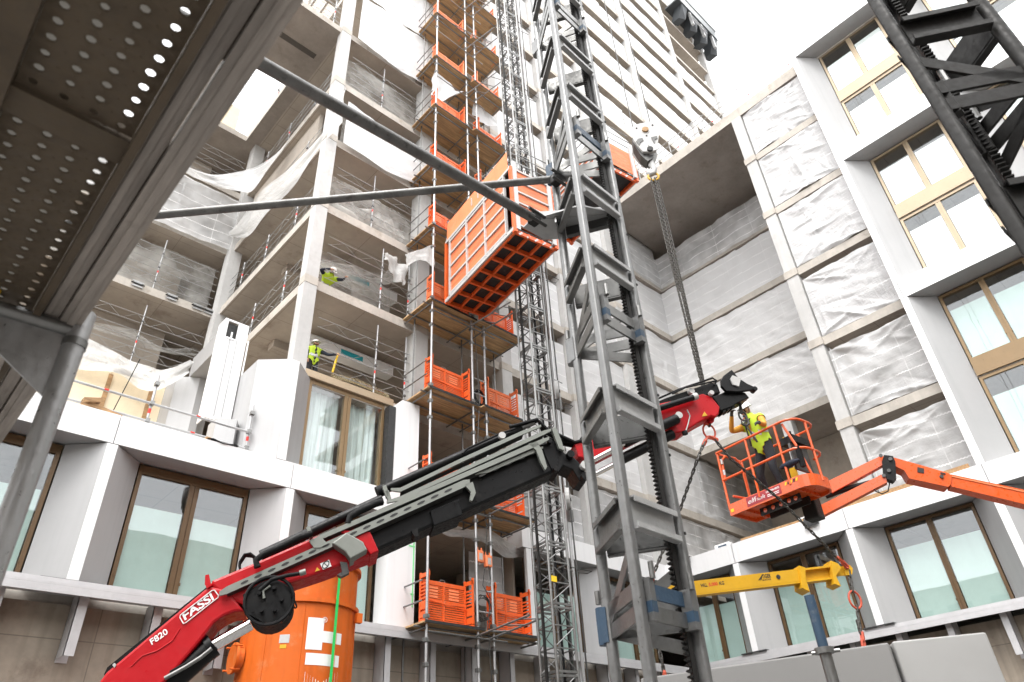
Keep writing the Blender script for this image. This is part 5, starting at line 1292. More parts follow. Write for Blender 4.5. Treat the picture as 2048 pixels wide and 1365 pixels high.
MB().tube([CP.pt(1357, 832, -.03), CP.pt(1357, 832, .1)], .05, 14).build('pin', 'off_white', crane, smooth=True)
ctube([(1374, 820), (1380, 832), (1376, 850), (1372, 862)], .010, 'galv', 'pipe', .0); MB().tube([CP.pt(1370, 862, .02), CP.pt(1372, 868, .02)], .04, 10).build('cap', 'rubber', crane)
cpoly([(1407, 830), (1412, 820), (1418, 828)], .004, 'yellow', 'sticker', .05)
hd = chamf([(1442, 784), (1468, 772), (1496, 780), (1504, 790), (1482, 800), (1470, 808), (1447, 816), (1441, 803), (1430, 788)], .24, 'black_paint', 'jib_head', .08, c=.012)
chamf([(1445, 771), (1444, 759), (1449, 750), (1458, 743), (1465, 738), (1479, 755), (1496, 766), (1512, 773), (1513, 780), (1502, 779), (1479, 782), (1454, 781)], .05, 'black_paint', 'sheave_plate', .02, hd, c=.008)
cpoly([(1461, 758), (1465, 751), (1482, 757), (1478, 773), (1466, 769)], .02, 'off_white', 'plate_box', .0, hd)
MB().tube([CP.pt(1511, 777, .0), CP.pt(1511, 777, .1)], .035, 12).build('pin', 'black_paint', hd, smooth=True)
for a in range(3): cpoly([(1452+a*9, 812-a*4), (1458+a*9, 808-a*4), (1459+a*9, 815-a*4), (1453+a*9, 819-a*4)], .15, 'black_paint', 'lug', .1, hd)
cpoly([(1426, 826), (1438, 826), (1437, 834), (1431, 837), (1427, 833)], .06, 'red_paint', 'eye_lug', .14)
# hook at the jib tip
hk = thing('crane_hook', 'dark lifting hook and rings on the jib tip before the worker face', 'hook', CP.pt(1502, 835, .2))
links(MB(), [CP.pt(1493, 795, .2), CP.pt(1496, 812, .2)], .10, .014).build('link', 'chain', hk, kind='stuff')
c = CP.pt(1499, 819, .2); ring(MB(), c, .075, .014, CP.d, (0, 0, 1), sx=.8).build('ring', 'chain', hk, smooth=True)
c = CP.pt(1503, 829, .2)
MB().tube([c+CP.d*.0+Vector((0, 0, .09)), c+CP.d*.05+Vector((0, 0, .03)), c+CP.d*.05+Vector((0, 0, -.04)), c+Vector((0, 0, -.08)), c-CP.d*.055+Vector((0, 0, -.05)), c-CP.d*.05+Vector((0, 0, .0))], [.016, .02, .024, .022, .018, .008], 8).build('hook', 'chain', hk, smooth=True)
MB().tube([c+CP.d*.02+Vector((0, 0, .06)), c-CP.d*.045+Vector((0, 0, .0))], .008, 6).build('latch', 'red_chain', hk)
# ================================================================== SLING, SPREADER BEAM, LOWER CHAINS
o1 = .2
rg = thing('chain_sling', 'two leg chain sling hanging from a red ring under the crane jib', 'chain sling', CP.pt(1432, 866, o1))
ring(MB(), CP.pt(1431, 850, o1), .115, .014, CP.d, (0, 0, 1), sx=.78).build('master_ring', 'red_chain', rg, smooth=True)
ring(MB(), CP.pt(1431, 836, o1), .03, .012, CP.n, (0, 0, 1)).build('shackle', 'chain', rg, smooth=True)
for px in (((1427, 862), (1420, 876)), ((1435, 862), (1444, 866))): links(MB(), [CP.pt(*px[0], o1), CP.pt(*px[1], o1)], .10, .016).build('link', 'red_chain', rg, kind='stuff')
BL, BR = PD(1300, 1178, 9.1), PD(1697, 1138, 9.75)
links(MB(), [CP.pt(1421, 872, o1), CP.pt(1408, 905, o1), PD(1360, 1020, 9.5), PD(1306, 1150, 9.1)], .082, .0105).build('chain_leg', 'chain', rg, kind='stuff')
links(MB(), [CP.pt(1442, 866, o1), CP.pt(1475, 905, o1), PD(1560, 1000, 9.8), PD(1676, 1118, 9.72)], .082, .0105).build('chain_leg', 'chain', rg, kind='stuff')
links(MB(), [PD(1676, 1116, 9.72), PD(1694, 1134, 9.72)], .12, .018).build('hook_link', 'red_chain', rg, kind='stuff')
links(MB(), [PD(1306, 1148, 9.1), PD(1302, 1166, 9.1)], .12, .018).build('hook_link', 'red_chain', rg, kind='stuff')
BP = VPlane(BL, BR)
sb = thing('spreader_beam', 'yellow spreader beam lettered WLL 5.000 KG hanging from the sling', 'lifting beam', BP.pt(1550, 1170))
def bpoly(px, th, mat, name, off=0.0, par=None): return MB().prism([BP.pt(x, y, off) for x, y in px], BP.n*th).build(name, mat, par or sb)
bpoly([(1290, 1180), (1590, 1146), (1590, 1166), (1290, 1202)], .014, 'yellow', 'web', 0)
bpoly([(1290, 1176), (1660, 1133), (1660, 1137), (1290, 1180.5)], .13, 'yellow', 'top_flange', -.06); bpoly([(1290, 1201), (1660, 1157), (1660, 1161), (1290, 1205.5)], .13, 'yellow', 'bottom_flange', -.06)
bpoly([(1590, 1143), (1692, 1132), (1692, 1151), (1590, 1163)], .014, 'yellow', 'web', .002)
bpoly([(1288, 1177), (1600, 1141), (1600, 1164), (1288, 1203)], .012, 'yellow', 'side_plate', -.062)
for px in ([(1591, 1136), (1603, 1140), (1604, 1162), (1612, 1188), (1597, 1180), (1595, 1162)], [(1654, 1126), (1668, 1132), (1675, 1140), (1664, 1156), (1674, 1177), (1661, 1172), (1658, 1150)]):
    bpoly(px, .2, 'yellow', 'stop_plate', -.10)
bpoly([(1685, 1133), (1698, 1131), (1704, 1138), (1703, 1150), (1690, 1152)], .05, 'yellow', 'end_eye', -.02)
MB().tube([BP.pt(1552, 1157, -.07), BP.pt(1552, 1157, -.06)], .03, 10).build('bolt', 'galv_dark', sb)
upb = Vector((0, 0, 1))
for s, a, b, mt in (('WLL', 1398, 1411.5, 'black_print'), ('5.000', 1414.5, 1432, 'red_print'), ('KG', 1435.5, 1445, 'black_print')):
    y = lambda x: 1178.2-.122*(x-1398)
    text_mesh(s, mt, BP.pt(a, y(a), -.0635), BP.pt(b, y(b), -.0635), .047, upb, -BP.n*.02, 'lettering', sb, bold=.03)
y = lambda x: 1160.5-.12*(x-1522)
text_mesh('TIGER', 'black_print', BP.pt(1521, y(1521), -.0635), BP.pt(1538, y(1538), -.0635), .055, upb, -BP.n*.02, 'lettering', sb, bold=.03)
text_mesh('MONTAGE', 'black_print', BP.pt(1521, y(1521)+4.5, -.0635), BP.pt(1538, y(1538)+4.5, -.0635), .02, upb, -BP.n*.02, 'lettering', sb, bold=.02)
for i in range(3): bpoly([(1512+i*2.5, 1164-i*.3), (1513.5+i*2.5, 1163.8-i*.3), (1519+i*1.2, 1156-i*2.2), (1517.5+i*1.2, 1156.2-i*2.2)], .002, 'black_print', 'stripe_mark', -.0645)
c1 = thing('load_chain', 'chain with red ring and hook hanging from the right end of the yellow beam', 'chain', BP.pt(1712, 1230))
links(MB(), [BP.pt(1697, 1140), BP.pt(1705, 1185)], .10, .015).build('links', 'chain', c1, kind='stuff')
ring(MB(), BP.pt(1710, 1200), .115, .015, BP.d, (0, 0, 1), sx=.75).build('ring', 'red_chain', c1, smooth=True)
links(MB(), [BP.pt(1713, 1212), BP.pt(1722, 1268)], .085, .014).build('links', 'chain', c1, kind='stuff'); links(MB(), [BP.pt(1716, 1240, .03), BP.pt(1724, 1266, .03)], .085, .014).build('links', 'chain', c1, kind='stuff')
links(MB(), [BP.pt(1723, 1266), BP.pt(1728, 1296)], .12, .02).build('hook_link', 'red_chain', c1, kind='stuff')
c2 = thing('load_chain', 'chain hanging behind the near mast from the left end of the yellow beam', 'chain', BP.pt(1325, 1365))
links(MB(), [BP.pt(1300, 1195), BP.pt(1312, 1270), BP.pt(1328, 1345)], .09, .013).build('links', 'chain', c2, kind='stuff'); links(MB(), [BP.pt(1328, 1345), BP.pt(1335, 1380)], .12, .02).build('hook_link', 'red_chain', c2, kind='stuff')
# ================================================================== TOWER CRANE HOOK BLOCK
HP = VPlane(PD(1290, 265, 14.0), PD(1290, 265, 14.0)+Vector((.67, -.74, 0)))
hb = thing('hook_block', 'off white crane hook block hanging on two wire ropes above the yard', 'hook block', HP.pt(1300, 330))
def hpoly(px, th, mat, name, off=0, par=None): return MB().prism([HP.pt(x, y, off) for x, y in px], HP.n*th).build(name, mat, par or hb)
hpoly([(1265, 262), (1266, 252), (1280, 247), (1306, 245), (1314, 252), (1318, 268), (1316, 285), (1312, 300), (1300, 304), (1286, 303), (1276, 292), (1266, 278)], .08, 'off_white', 'side_plate', 0)
hpoly([(1266, 262), (1314, 256), (1317, 285), (1310, 302), (1288, 305), (1275, 292), (1266, 278)], .08, 'off_white', 'side_plate', .32)
hpoly([(1265, 270), (1278, 285), (1290, 290), (1300, 306), (1308, 304), (1306, 312), (1296, 318), (1282, 306), (1268, 284)], .22, 'galv_dark', 'lower_frame', .06)
for px in ([(1276, 279), (1285, 277), (1287, 282), (1281, 286), (1278, 292), (1272, 284)], [(1302, 276), (1314, 273), (1315, 278), (1310, 280), (1309, 288), (1305, 282)], [(1296, 300), (1297, 290), (1300, 297)]):
    hpoly(px, .02, 'galv_dark', 'cut_out', -.015)
MB().tube([HP.pt(1290.5, 261, -.04), HP.pt(1290.5, 261, .0)], .065, 16).build('axle', 'timber', hb, smooth=True); MB().tube([HP.pt(1300, 300, -.04), HP.pt(1300, 300, .0)], .06, 14).build('axle', 'steel_dark', hb, smooth=True)
for x, y in ((1273, 257), (1305, 251), (1293, 272)): MB().tube([HP.pt(x, y, -.012), HP.pt(x, y, .0)], .018, 8).build('bolt', 'steel_dark', hb)
MB().tube([HP.pt(*p, .15) for p in ((1301, 308), (1304, 318), (1310, 326), (1309, 335), (1302, 338), (1297, 334), (1296, 326))], [.06, .06, .055, .055, .055, .045, .02], 10).build('hook', 'off_white', hb, smooth=True)
ring(MB(), HP.pt(1308, 342, .15), .10, .022, HP.d, (0, 0, 1)).build('master_link', 'yellow', hb, smooth=True)
for i, (a, b) in enumerate((((1268, 250), (1232, 0)), ((1305, 248), (1270, 0)))):
    p = HP.pt(*a, .15); MB().cyl(p, (p.x, p.y, 60), .012, 6).build('wire_rope', 'galv_dark', hb)
bd = thing('hanging_chains', 'bundle of four long chains hanging from the hook block to the crane', 'chain', HP.pt(1400, 740))
p = HP.pt(1309, 345, .15); zb = HP.pt(1408, 775, .15).z
for i, (dx, dy) in enumerate(((-.11, .09), (.0, -.04), (.11, -.10), (.05, .07))):
    z1 = zb if i < 3 else zb+(p.z-zb)*.42
    links(MB(), [(p.x+dx*.4, p.y+dy*.4, p.z), (p.x+dx*.42, p.y+dy*.42, (p.z*.7+zb*.3)), (p.x+dx*.15, p.y+dy*.15, z1)], .068, .0098, .66).build('chain_leg', 'chain_pale', bd, kind='stuff')
# ================================================================== ORANGE SILO
SC, SR = Vector((6.92, 13.53, 0)), 1.075
silo = thing('material_silo', 'orange round material silo with white lettering and a green strap', 'silo', (SC.x, SC.y, -1.7))
def cylr(z0, z1, r0, r1=None, n=64):
    r1 = r1 or r0
    m = MB(); m.grid(lambda s, t: Vector((SC.x+(r0+(r1-r0)*t)*math.cos(s*2*math.pi), SC.y+(r0+(r1-r0)*t)*math.sin(s*2*math.pi), z0+(z1-z0)*t)), n, 2); return m
def onC(px, py, r=SR):
    d = ray(px, py); a = d.x**2+d.y**2; b = -2*(d.x*SC.x+d.y*SC.y); c = SC.x**2+SC.y**2-r*r; D = max(0, b*b-4*a*c)
    return d*((-b-math.sqrt(D))/(2*a))
zf = onC(640, 1203).z; zt = onC(706, 1134).z
cylr(-1.7, zf, SR).build('shell', 'silo_orange', silo, smooth='all'); cylr(zf+.06, zt, SR*.985).build('shell', 'silo_orange', silo, smooth='all')
cylr(zt, zt+.22, SR*.985, SR*.3).build('roof_cone', 'silo_orange', silo, smooth='all')
def hoop(z, r, h, name):
    m = MB(); pr = [(r, 0), (r+.06, 0), (r+.06, h), (r, h)]
    m.grid(lambda s, t: Vector((SC.x+pr[round(t*4) % 4][0]*math.cos(s*2*math.pi), SC.y+pr[round(t*4) % 4][0]*math.sin(s*2*math.pi), z+pr[round(t*4) % 4][1])), 64, 4); return m.build(name, 'silo_orange', silo)
hoop(zf-.02, SR-.01, .08, 'flange_ring'); hoop(zt-.05, SR-.01, .07, 'rim_ring'); None
def patch(px0, py0, px1, py1, mat, name, dr=.004):
    a, b = onC(px0, py0), onC(px1, py1)
    ta, tb = math.atan2(a.y-SC.y, a.x-SC.x), math.atan2(b.y-SC.y, b.x-SC.x)
    m = MB(); m.grid(lambda s, t: Vector((SC.x+(SR+dr)*math.cos(ta+(tb-ta)*s), SC.y+(SR+dr)*math.sin(ta+(tb-ta)*s), a.z+(b.z-a.z)*t)), 10, 1)
    return m.build(name, mat, silo, smooth='all')
patch(617, 1235, 643, 1301, 'white_paint', 'letter_t'); patch(643.5, 1262, 681, 1291, 'white_paint', 'letter_t')
patch(612, 1306, 676, 1336, 'white_paint', 'letter_i')
for i in range(13):
    x = 607+i*5.4; d_ = abs(i-6)/6
    patch(x, 1378, x+3, 1344+(1-d_)*22, 'white_paint', 'letter_stripe')
patch(606, 1380, 676, 1420, 'white_paint', 'letter_bar')
p = onC(650, 1240, SR+.006); tx = Vector((-(p.y-SC.y), p.x-SC.x, 0)).normalized(); nn = (p-SC); nn.z = 0; nn.normalize()
m = MB(); ring(m, p, .045, .005, tx, (0, 0, 1), 14); m.build('registered_mark', 'white_paint', silo)
text_mesh('R', 'white_paint', p-tx*-.018-Vector((0, 0, .022)), p-tx*.018-Vector((0, 0, .022)), .044, (0, 0, 1), nn*.01, 'registered_mark', silo)
st = onC(668, 1250, SR+.03); ts = math.atan2(st.y-SC.y, st.x-SC.x)
m = MB(); m.grid(lambda s, t: Vector((SC.x+(SR+.075)*math.cos(ts+.055*(s-.5)), SC.y+(SR+.075)*math.sin(ts+.055*(s-.5)), -1.7+t*(zt+1.75))), 2, 1); m.build('green_strap', 'green_strap', silo)
h = onC(480, 1318); hn = (h-SC); hn.z = 0; hn.normalize()
hc = MB().tube([h, h+hn*.13], .24, 20).build('side_hatch', 'silo_orange', silo, smooth=True); MB().tube([h+hn*.10, h+hn*.15], .27, 20).build('hatch_flange', 'silo_orange', hc, smooth=True)
ht = Vector((-hn.y, hn.x, 0))
for a in (.8, 2.3, 3.9, 5.4): 
    q = h+hn*.12+ht*.27*math.cos(a)+Vector((0, 0, .27*math.sin(a))); MB().cyl(q-hn*.08, q+hn*.1, .018, 6).build('hatch_clamp', 'silo_orange', hc)
lg = onC(706, 1232); MB().obox(lg+Vector((.1, -.05, -.05)), (.06, 0, 0), (0, .05, 0), (0, 0, .09)).build('lifting_lug', 'silo_orange', silo)
tk = SC+Vector((-.75, -.7, zt+.05))
MB().tube([tk+Vector((0, 0, .1)), tk+Vector((0, 0, .3))], .03, 8).build('roof_lug', 'silo_orange', silo)
# ================================================================== BOOM LIFT
A_ = Vector((10.29, 5.63, 3.97)); eu = Vector((-.12, -.993, 0)); ev = Vector((.993, -.12, 0)); BLn, BW = 1.55, .66
Q = lambda a, b, z: A_+eu*a+ev*b+Vector((0, 0, z))
bk = thing('lift_basket', 'orange work basket of a boom lift carrying the worker', 'lift basket', Q(BLn/2, BW/2, 0))
def outline(ins, r=.22):
    pts = []
    for cx, cy, st in ((BLn-r, r, -90), (BLn-r, BW-r, 0)):
        for k in range(5): an = math.radians(st+k*22.5); pts.append((cx+(r-ins)*math.cos(an), cy+(r-ins)*math.sin(an)))
    return [(ins, ins)]+pts+[(ins, BW-ins)]
o = outline(0)
m = MB(); n = len(o); vs = [Q(a, b, 0) for a, b in o]+[Q(a, b, .19) for a, b in o]+[Q(a, b, .19) for a, b in outline(.03)]+[Q(a, b, 0) for a, b in outline(.03)]
fs = []
for q in range(4):
    for k in range(n): fs.append((q*n+k, q*n+(k+1) % n, ((q+1) % 4)*n+(k+1) % n, ((q+1) % 4)*n+k))
m.add(vs, fs).build('toe_board', 'lift_orange', bk)
MB().prism([Q(a, b, .05) for a, b in outline(.035)], (0, 0, .03)).build('floor', 'lift_orange', bk)
for a in (.25, .6, .95, 1.25): MB().beam(Q(a, .04, .025), Q(a, BW-.04, .025), .05, .045).build('floor_rib', 'lift_orange', bk)
MB().beam(Q(.45, .18, -.06), Q(1.2, .18, -.06), .03, .12).build('mount_plate', 'steel_dark', bk); MB().beam(Q(.45, .42, -.06), Q(1.2, .42, -.06), .03, .12).build('mount_plate', 'steel_dark', bk)
for a in (.55, .7, .85, 1.0, 1.12): MB().tube([Q(a, .163, -.06), Q(a, .167-.01, -.06)], .035, 10).build('mount_hole', 'lift_orange', bk)
def brail(pts, r=.021, nm='rail'): MB().tube([Q(*p) for p in pts], r, 8).build(nm, 'lift_orange', bk, smooth=True)
def arc(z, ins=0.0): return [(a, b, z) for a, b in outline(ins)]
brail(arc(1.12)+[(0, 0, 1.12)], nm='top_rail'); brail(arc(.62)[:-1], nm='mid_rail')
for a, b in ((0.01, 0.01), (.62, 0), (1.2, 0), (BLn, .33), (1.2, BW), (.62, BW), (0.01, BW)): brail([(a, b, .1), (a, b, 1.12)], nm='post')
brail([(1.5, .2, .1), (1.42, .1, .7), (1.32, .05, 1.10)], nm='post'); 
brail([(.02, .05, .62), (.02, .08, 1.0), (.06, .14, 1.07), (.10, .35, 1.07), (.10, .5, .95), (.10, .52, .1)], .025, 'gate_frame'); brail([(.05, .12, .35), (.2, .5, .3), (.5, .62, .3)], .02, 'gate_frame')
for z in (.72, .92): MB().tube([Q(.02, .06, z), Q(.02, .06, z+.09)], .03, 10).build('reflective_wrap', 'reflective', bk)
# control panel, lamps
MB().obox(Q(1.28, .36, .85), eu*.12, ev*.24, Vector((0, 0, .06))).build('control_panel', 'black_paint', bk)
for i in range(6): MB().cyl(Q(1.2, .18+i*.06, .91), Q(1.2, .18+i*.06, .95), .01, 6).build('switch', 'yellow_tool', bk)
MB().cyl(Q(1.3, .25, .91), Q(1.3, .25, 1.03), .02, 8).build('joystick', 'rubber', bk)
MB().obox(Q(1.32, .30, .55), eu*.02, ev*.22, Vector((0, 0, .22))).build('screen_box', 'galv_dark', bk)
MB().obox(Q(1.46, .06, .48), eu*.035, ev*.03, Vector((0, 0, .17))).build('black_cover', 'rubber', bk)
MB().obox(Q(1.02, .5, .48), eu*.06, ev*.01, Vector((0, 0, .08))).build('yellow_card', 'yellow_tool', bk)
lp = Q(1.25, .02, .42)
MB().tube([lp-eu*.16, lp-eu*.1, lp+eu*.05, lp+eu*.16, lp+eu*.2], [.015, .045, .055, .035, .015], 10).build('tool_pouch', 'navy', bk, smooth=True)
# maroon sign
sA, sB = Q(.36, -.006, .03), Q(1.02, -.006, .03)
MB().prism([sA, sB, sB+Vector((0, 0, .145)), sA+Vector((0, 0, .145))], ev*.004).build('sign_plate', 'maroon', bk)
text_mesh('elfi', 'white_paint', Q(.39, -.008, .065), Q(.56, -.008, .065), .075, (0, 0, 1), -ev*.01, 'lettering', bk, shear=.35)
text_mesh('nacelle', 'white_paint', Q(.56, -.008, .065), Q(.72, -.008, .065), .06, (0, 0, 1), -ev*.01, 'lettering', bk, shear=.35)
text_mesh('LOCATION-VENTE', 'white_paint', Q(.75, -.008, .12), Q(1.0, -.008, .12), .032, (0, 0, 1), -ev*.01, 'lettering', bk, bold=.03)
for z in (.085, .06): MB().obox(Q(.87, -.007, z), eu*.11, ev*.001, Vector((0, 0, .005))).build('small_print', 'white_paint', bk)
for i in range(5):
    a = 1.10+i*.05; MB().prism([Q(a, -.006, .12), Q(a+.03, -.006, .12), Q(a+.05, -.006, .165), Q(a+.02, -.006, .165)], ev*.003).build('hazard_stripe', 'black_print' if i % 2 else 'yellow_tool', bk)
MB().prism([Q(.03, -.006, .05), Q(.09, -.006, .05), Q(.09, -.006, .10), Q(.03, -.006, .10)], ev*.003).build('hazard_stripe', 'yellow_tool', bk)
# jib arms and boom
J = PD(1779, 932, 11.75)
lift = thing('boom_lift', 'orange boom lift arm entering from the right edge and folding to the basket', 'boom lift', J)
rot = Q(1.0, .75, -.05)
MB().cbox(rot.x-.12, rot.x+.12, rot.y-.12, rot.y+.12, rot.z-.22, rot.z+.22, .03).build('rotator', 'steel_dark', lift)
LP_ = VPlane(PD(1640, 1010, 11.9), PD(1780, 920, 11.75))
def lpoly(px, th, mat, name, off=0, pl=None): return MB().prism([(pl or LP_).pt(x, y, off) for x, y in px], (pl or LP_).n*th).build(name, mat, lift)
lpoly([(1655, 978), (1655, 962), (1762, 911), (1772, 913), (1772, 926), (1764, 930), (1664, 985)], .13, 'lift_orange', 'jib_arm', .02)
lpoly([(1622, 1034), (1625, 1020), (1762, 951), (1772, 955), (1774, 966), (1632, 1040)], .13, 'lift_orange', 'jib_arm', -.03)
MB().tube([LP_.pt(1650, 990, .1), LP_.pt(1700, 972, .1), LP_.pt(1745, 960, .1)], .04, 10).build('jib_ram', 'black_paint', lift, smooth=True)
lpoly([(1768, 912), (1786, 914), (1791, 926), (1792, 955), (1785, 963), (1774, 960), (1766, 950), (1764, 926)], .18, 'black_paint', 'knuckle', -.04)
for x, y in ((1781, 921), (1778, 944), (1768, 954), (1762, 914)): MB().tube([LP_.pt(x, y, -.07), LP_.pt(x, y, -.04)], .03, 10).build('pin', 'galv_dark', lift)
MB().tube([LP_.pt(*p, -.02) for p in ((1742, 973), (1752, 984), (1764, 989), (1776, 984), (1779, 970), (1777, 960))], .010, 6).build('hose', 'rubber', lift, smooth=True)
BPn = VPlane(J, PD(2080, 990, 11.0))
def l2(px, th, mat, name, off=0): return lpoly(px, th, mat, name, off, BPn)
l2([(1786, 916), (1800, 920), (1895, 947), (1903, 952), (1901, 970), (1896, 975), (1818, 958), (1808, 942), (1790, 934)], .24, 'lift_orange', 'boom_head', -.02)
l2([(1902, 949), (2700, 1118), (2700, 1166), (1902, 973)], .20, 'lift_orange', 'boom', 0)
l2([(1902, 952), (2700, 1122), (2700, 1125), (1902, 954)], .01, 'orange_pale', 'boom_edge', -.012)
l2([(1834, 936), (1847, 939), (1847, 948), (1834, 946)], .01, 'black_print', 'opening', -.032); l2([(1880, 946), (1890, 948.5), (1890, 951), (1880, 949)], .01, 'black_print', 'opening', -.032)
MB().tube([BPn.pt(1882, 955, -.05), BPn.pt(1882, 955, -.02)], .03, 10).build('pin', 'galv_dark', lift)

for i in range(4):
    a_ = -2.6+i*.62; MB().beam(SC+Vector((SR*math.cos(a_), SR*math.sin(a_), -1.7)), SC+Vector((SR*math.cos(a_), SR*math.sin(a_), zf-.03)), .012, .012, (1, 0, 0)).build('weld_seam', 'silo_orange', silo)
patch(560, 1270, 578, 1286, 'off_white', 'small_label'); patch(560, 1290, 572, 1297, 'yellow', 'small_label')
# ================================================================== PEOPLE
def human(name, label, org, face, J, mats, helmet_mat='helmet', vest=True, harness=False, scale=1.0, beard=False):
    """one continuous skinned body; J holds joints in (forward, left, up) metres from the feet"""
    fd = Vector((math.cos(face), math.sin(face), 0)); ld = Vector((-fd.y, fd.x, 0)); org = Vector(org)
    W = lambda p: Vector((p[0]*scale*fd.x+p[1]*scale*ld.x, p[0]*scale*fd.y+p[1]*scale*ld.y, p[2]*scale))
    V, E, Rr, T = [], [], [], []          # verts, edges, radii, tag per edge
    def vert(p, r): V.append(W(p)); Rr.append(r*scale); return len(V)-1
    def edge(a, b, tag_): E.append((a, b)); T.append(tag_)
    pel = vert(J['pelvis'], .135); spine = vert(J['spine'], .14); chest = vert(J['chest'], .155); neck0 = vert(J['neck'], .07)
    edge(pel, spine, 't'); edge(spine, chest, 't'); edge(chest, neck0, 't')
    hb, ht = Vector(J['neck']), Vector(J['head'])
    chin = vert(hb.lerp(ht, .35), .06); hc = vert(ht, .094); tp = vert(ht+(ht-hb).normalized()*.07, .075)
    edge(neck0, chin, 's'); edge(chin, hc, 's'); edge(hc, tp, 'h')
    look = Vector(J.get('look', (1, 0, 0))).normalized(); up_ = (ht-hb).normalized(); sd_ = up_.cross(look).normalized()
    ns = vert(ht+look*.105-up_*.02, .016); edge(hc, ns, 's')
    jw = vert(ht+look*.07-up_*.085, .035); edge(chin, jw, 'b' if beard else 's')
    for sg in (-1, 1): e_ = vert(ht+sd_*sg*.098-up_*.01, .018); edge(hc, e_, 's')
    for side, sg in (('l', 1), ('r', -1)):
        sh = vert(J['shoulder_'+side], .072); el = vert(J['elbow_'+side], .052); wr = vert(J['hand_'+side], .038)
        edge(chest, sh, 't'); edge(sh, el, 'a'); edge(el, wr, 'a')
        d = (Vector(J['hand_'+side])-Vector(J['elbow_'+side])).normalized(); pd = Vector(J.get('palm_'+side, (0, 0, -1)))
        pd = (pd-d*pd.dot(d)).normalized(); lat = d.cross(pd)
        pb = Vector(J['hand_'+side]); pm = vert(pb+d*.07, .032); edge(wr, pm, 'g')
        for q, (lt, ln) in enumerate(((-.03, .075), (-.01, .085), (.01, .08), (.03, .062))):
            k0 = vert(pb+d*.095+lat*lt, .0105); k1 = vert(pb+d*(.095+ln*.5)+lat*lt*1.1+pd*.018, .0095); k2 = vert(pb+d*(.095+ln*.62)+lat*lt*1.1+pd*.055, .008)
            edge(pm, k0, 'g'); edge(k0, k1, 'g'); edge(k1, k2, 'g')
        t0 = vert(pb+d*.045+lat*-.042+pd*.012, .011); t1 = vert(pb+d*.085+lat*-.055+pd*.04, .009); edge(pm, t0, 'g'); edge(t0, t1, 'g')
        if 'hip_'+side in J:
            hp = vert(J['hip_'+side], .098); kn = vert(J['knee_'+side], .066); an = vert(J['ankle_'+side], .048); he = vert(Vector(J['ankle_'+side])+Vector((-.04, 0, -.045)), .042); to = vert(Vector(J['ankle_'+side])+Vector((.15, .02*sg, -.055)), .038)
            edge(pel, hp, 'l'); edge(hp, kn, 'l'); edge(kn, an, 'l'); edge(an, he, 'o'); edge(an, to, 'o')
    me = bpy.data.meshes.new('sk'); me.from_pydata(V, E, []); o = bpy.data.objects.new('sk', me); COL.objects.link(o)
    md = o.modifiers.new('s', 'SKIN'); md.use_smooth_shade = True; md.branch_smoothing = .25
    sv = me.skin_vertices[0].data
    for i, r in enumerate(Rr): sv[i].radius = (r, r); sv[i].use_root = (i == 0)
    for i in (0, 1, 2): sv[i].radius = (Rr[i]*1.12, Rr[i]*.82) 
    sb_ = o.modifiers.new('d', 'SUBSURF'); sb_.levels = 2; sb_.render_levels = 2
    dg = bpy.context.evaluated_depsgraph_get(); bm_ = bpy.data.meshes.new_from_object(o.evaluated_get(dg)); bpy.data.objects.remove(o); bpy.data.meshes.remove(me)
    tags = {'t': 0, 'a': 0, 's': 1, 'h': 3, 'g': 4, 'l': 2, 'o': 5, 'b': 3}
    for k in ('jacket', 'skin', 'legs', 'hair', 'glove', 'boot'): bm_.materials.append(MAT[mats[k]])
    segs = [(V[a], V[b], tags[tg], (Rr[a]+Rr[b])/2) for (a, b), tg in zip(E, T)]
    torso = []
    for p in bm_.polygons:
        c = p.center; best = (1e9, 0, None)
        for a, b, tg, r in segs:
            ab = b-a; t_ = max(0, min(1, (c-a).dot(ab)/ab.length_squared)); dd = (c-(a+ab*t_)).length-r
            if dd < best[0]: best = (dd, tg, (a, b))
        p.material_index = best[1]; p.use_smooth = True
        if best[1] == 0 and any(best[2][0] is V[q] and best[2][1] is V[w_] for q, w_ in ((pel, spine), (spine, chest), (chest, neck0))): torso.append(p.index)
        elif best[1] == 0 and (best[2][0] is V[chest]): torso.append(p.index)
    par = thing(name, label, 'person', org)
    for v in bm_.vertices: pass
    b = bpy.data.objects.new('body', bm_); b.parent = par; COL.objects.link(b); WLOC[b] = org
    nrm = [v.normal.copy() for v in bm_.vertices]
    if vest:
        used = sorted({i for f in torso for i in bm_.polygons[f].vertices}); mp_ = {q: i for i, q in enumerate(used)}
        m = MB(); m.v = [org+bm_.vertices[q].co+nrm[q]*.016 for q in used]; m.f = [tuple(mp_[i] for i in bm_.polygons[f].vertices) for f in torso]
        # open front strip
        keep = []
        for f in m.f:
            c = sum((m.v[i] for i in f), Vector())/len(f)-org; rel = c-W(J['chest'])
            if rel.dot(fd) > .06*scale and abs(rel.dot(ld)) < .028*scale and (Vector(J['neck'])-Vector(J['pelvis'])).z > .3: continue
            keep.append(f)
        m.f = keep; m.build('vest', 'hivis', par, smooth='all')
        fo = [f for f in torso if .35 < ((bm_.polygons[f].center-W(J['pelvis'])).dot((W(J['neck'])-W(J['pelvis'])).normalized())/((W(J['neck'])-W(J['pelvis'])).length)) < .46]
        used = sorted({i for f in fo for i in bm_.polygons[f].vertices}); mp_ = {q: i for i, q in enumerate(used)}
        if fo:
            m = MB(); m.v = [org+bm_.vertices[q].co+nrm[q]*.021 for q in used]; m.f = [tuple(mp_[i] for i in bm_.polygons[f].vertices) for f in fo]; m.build('reflective_band', 'reflective', par, smooth='all')
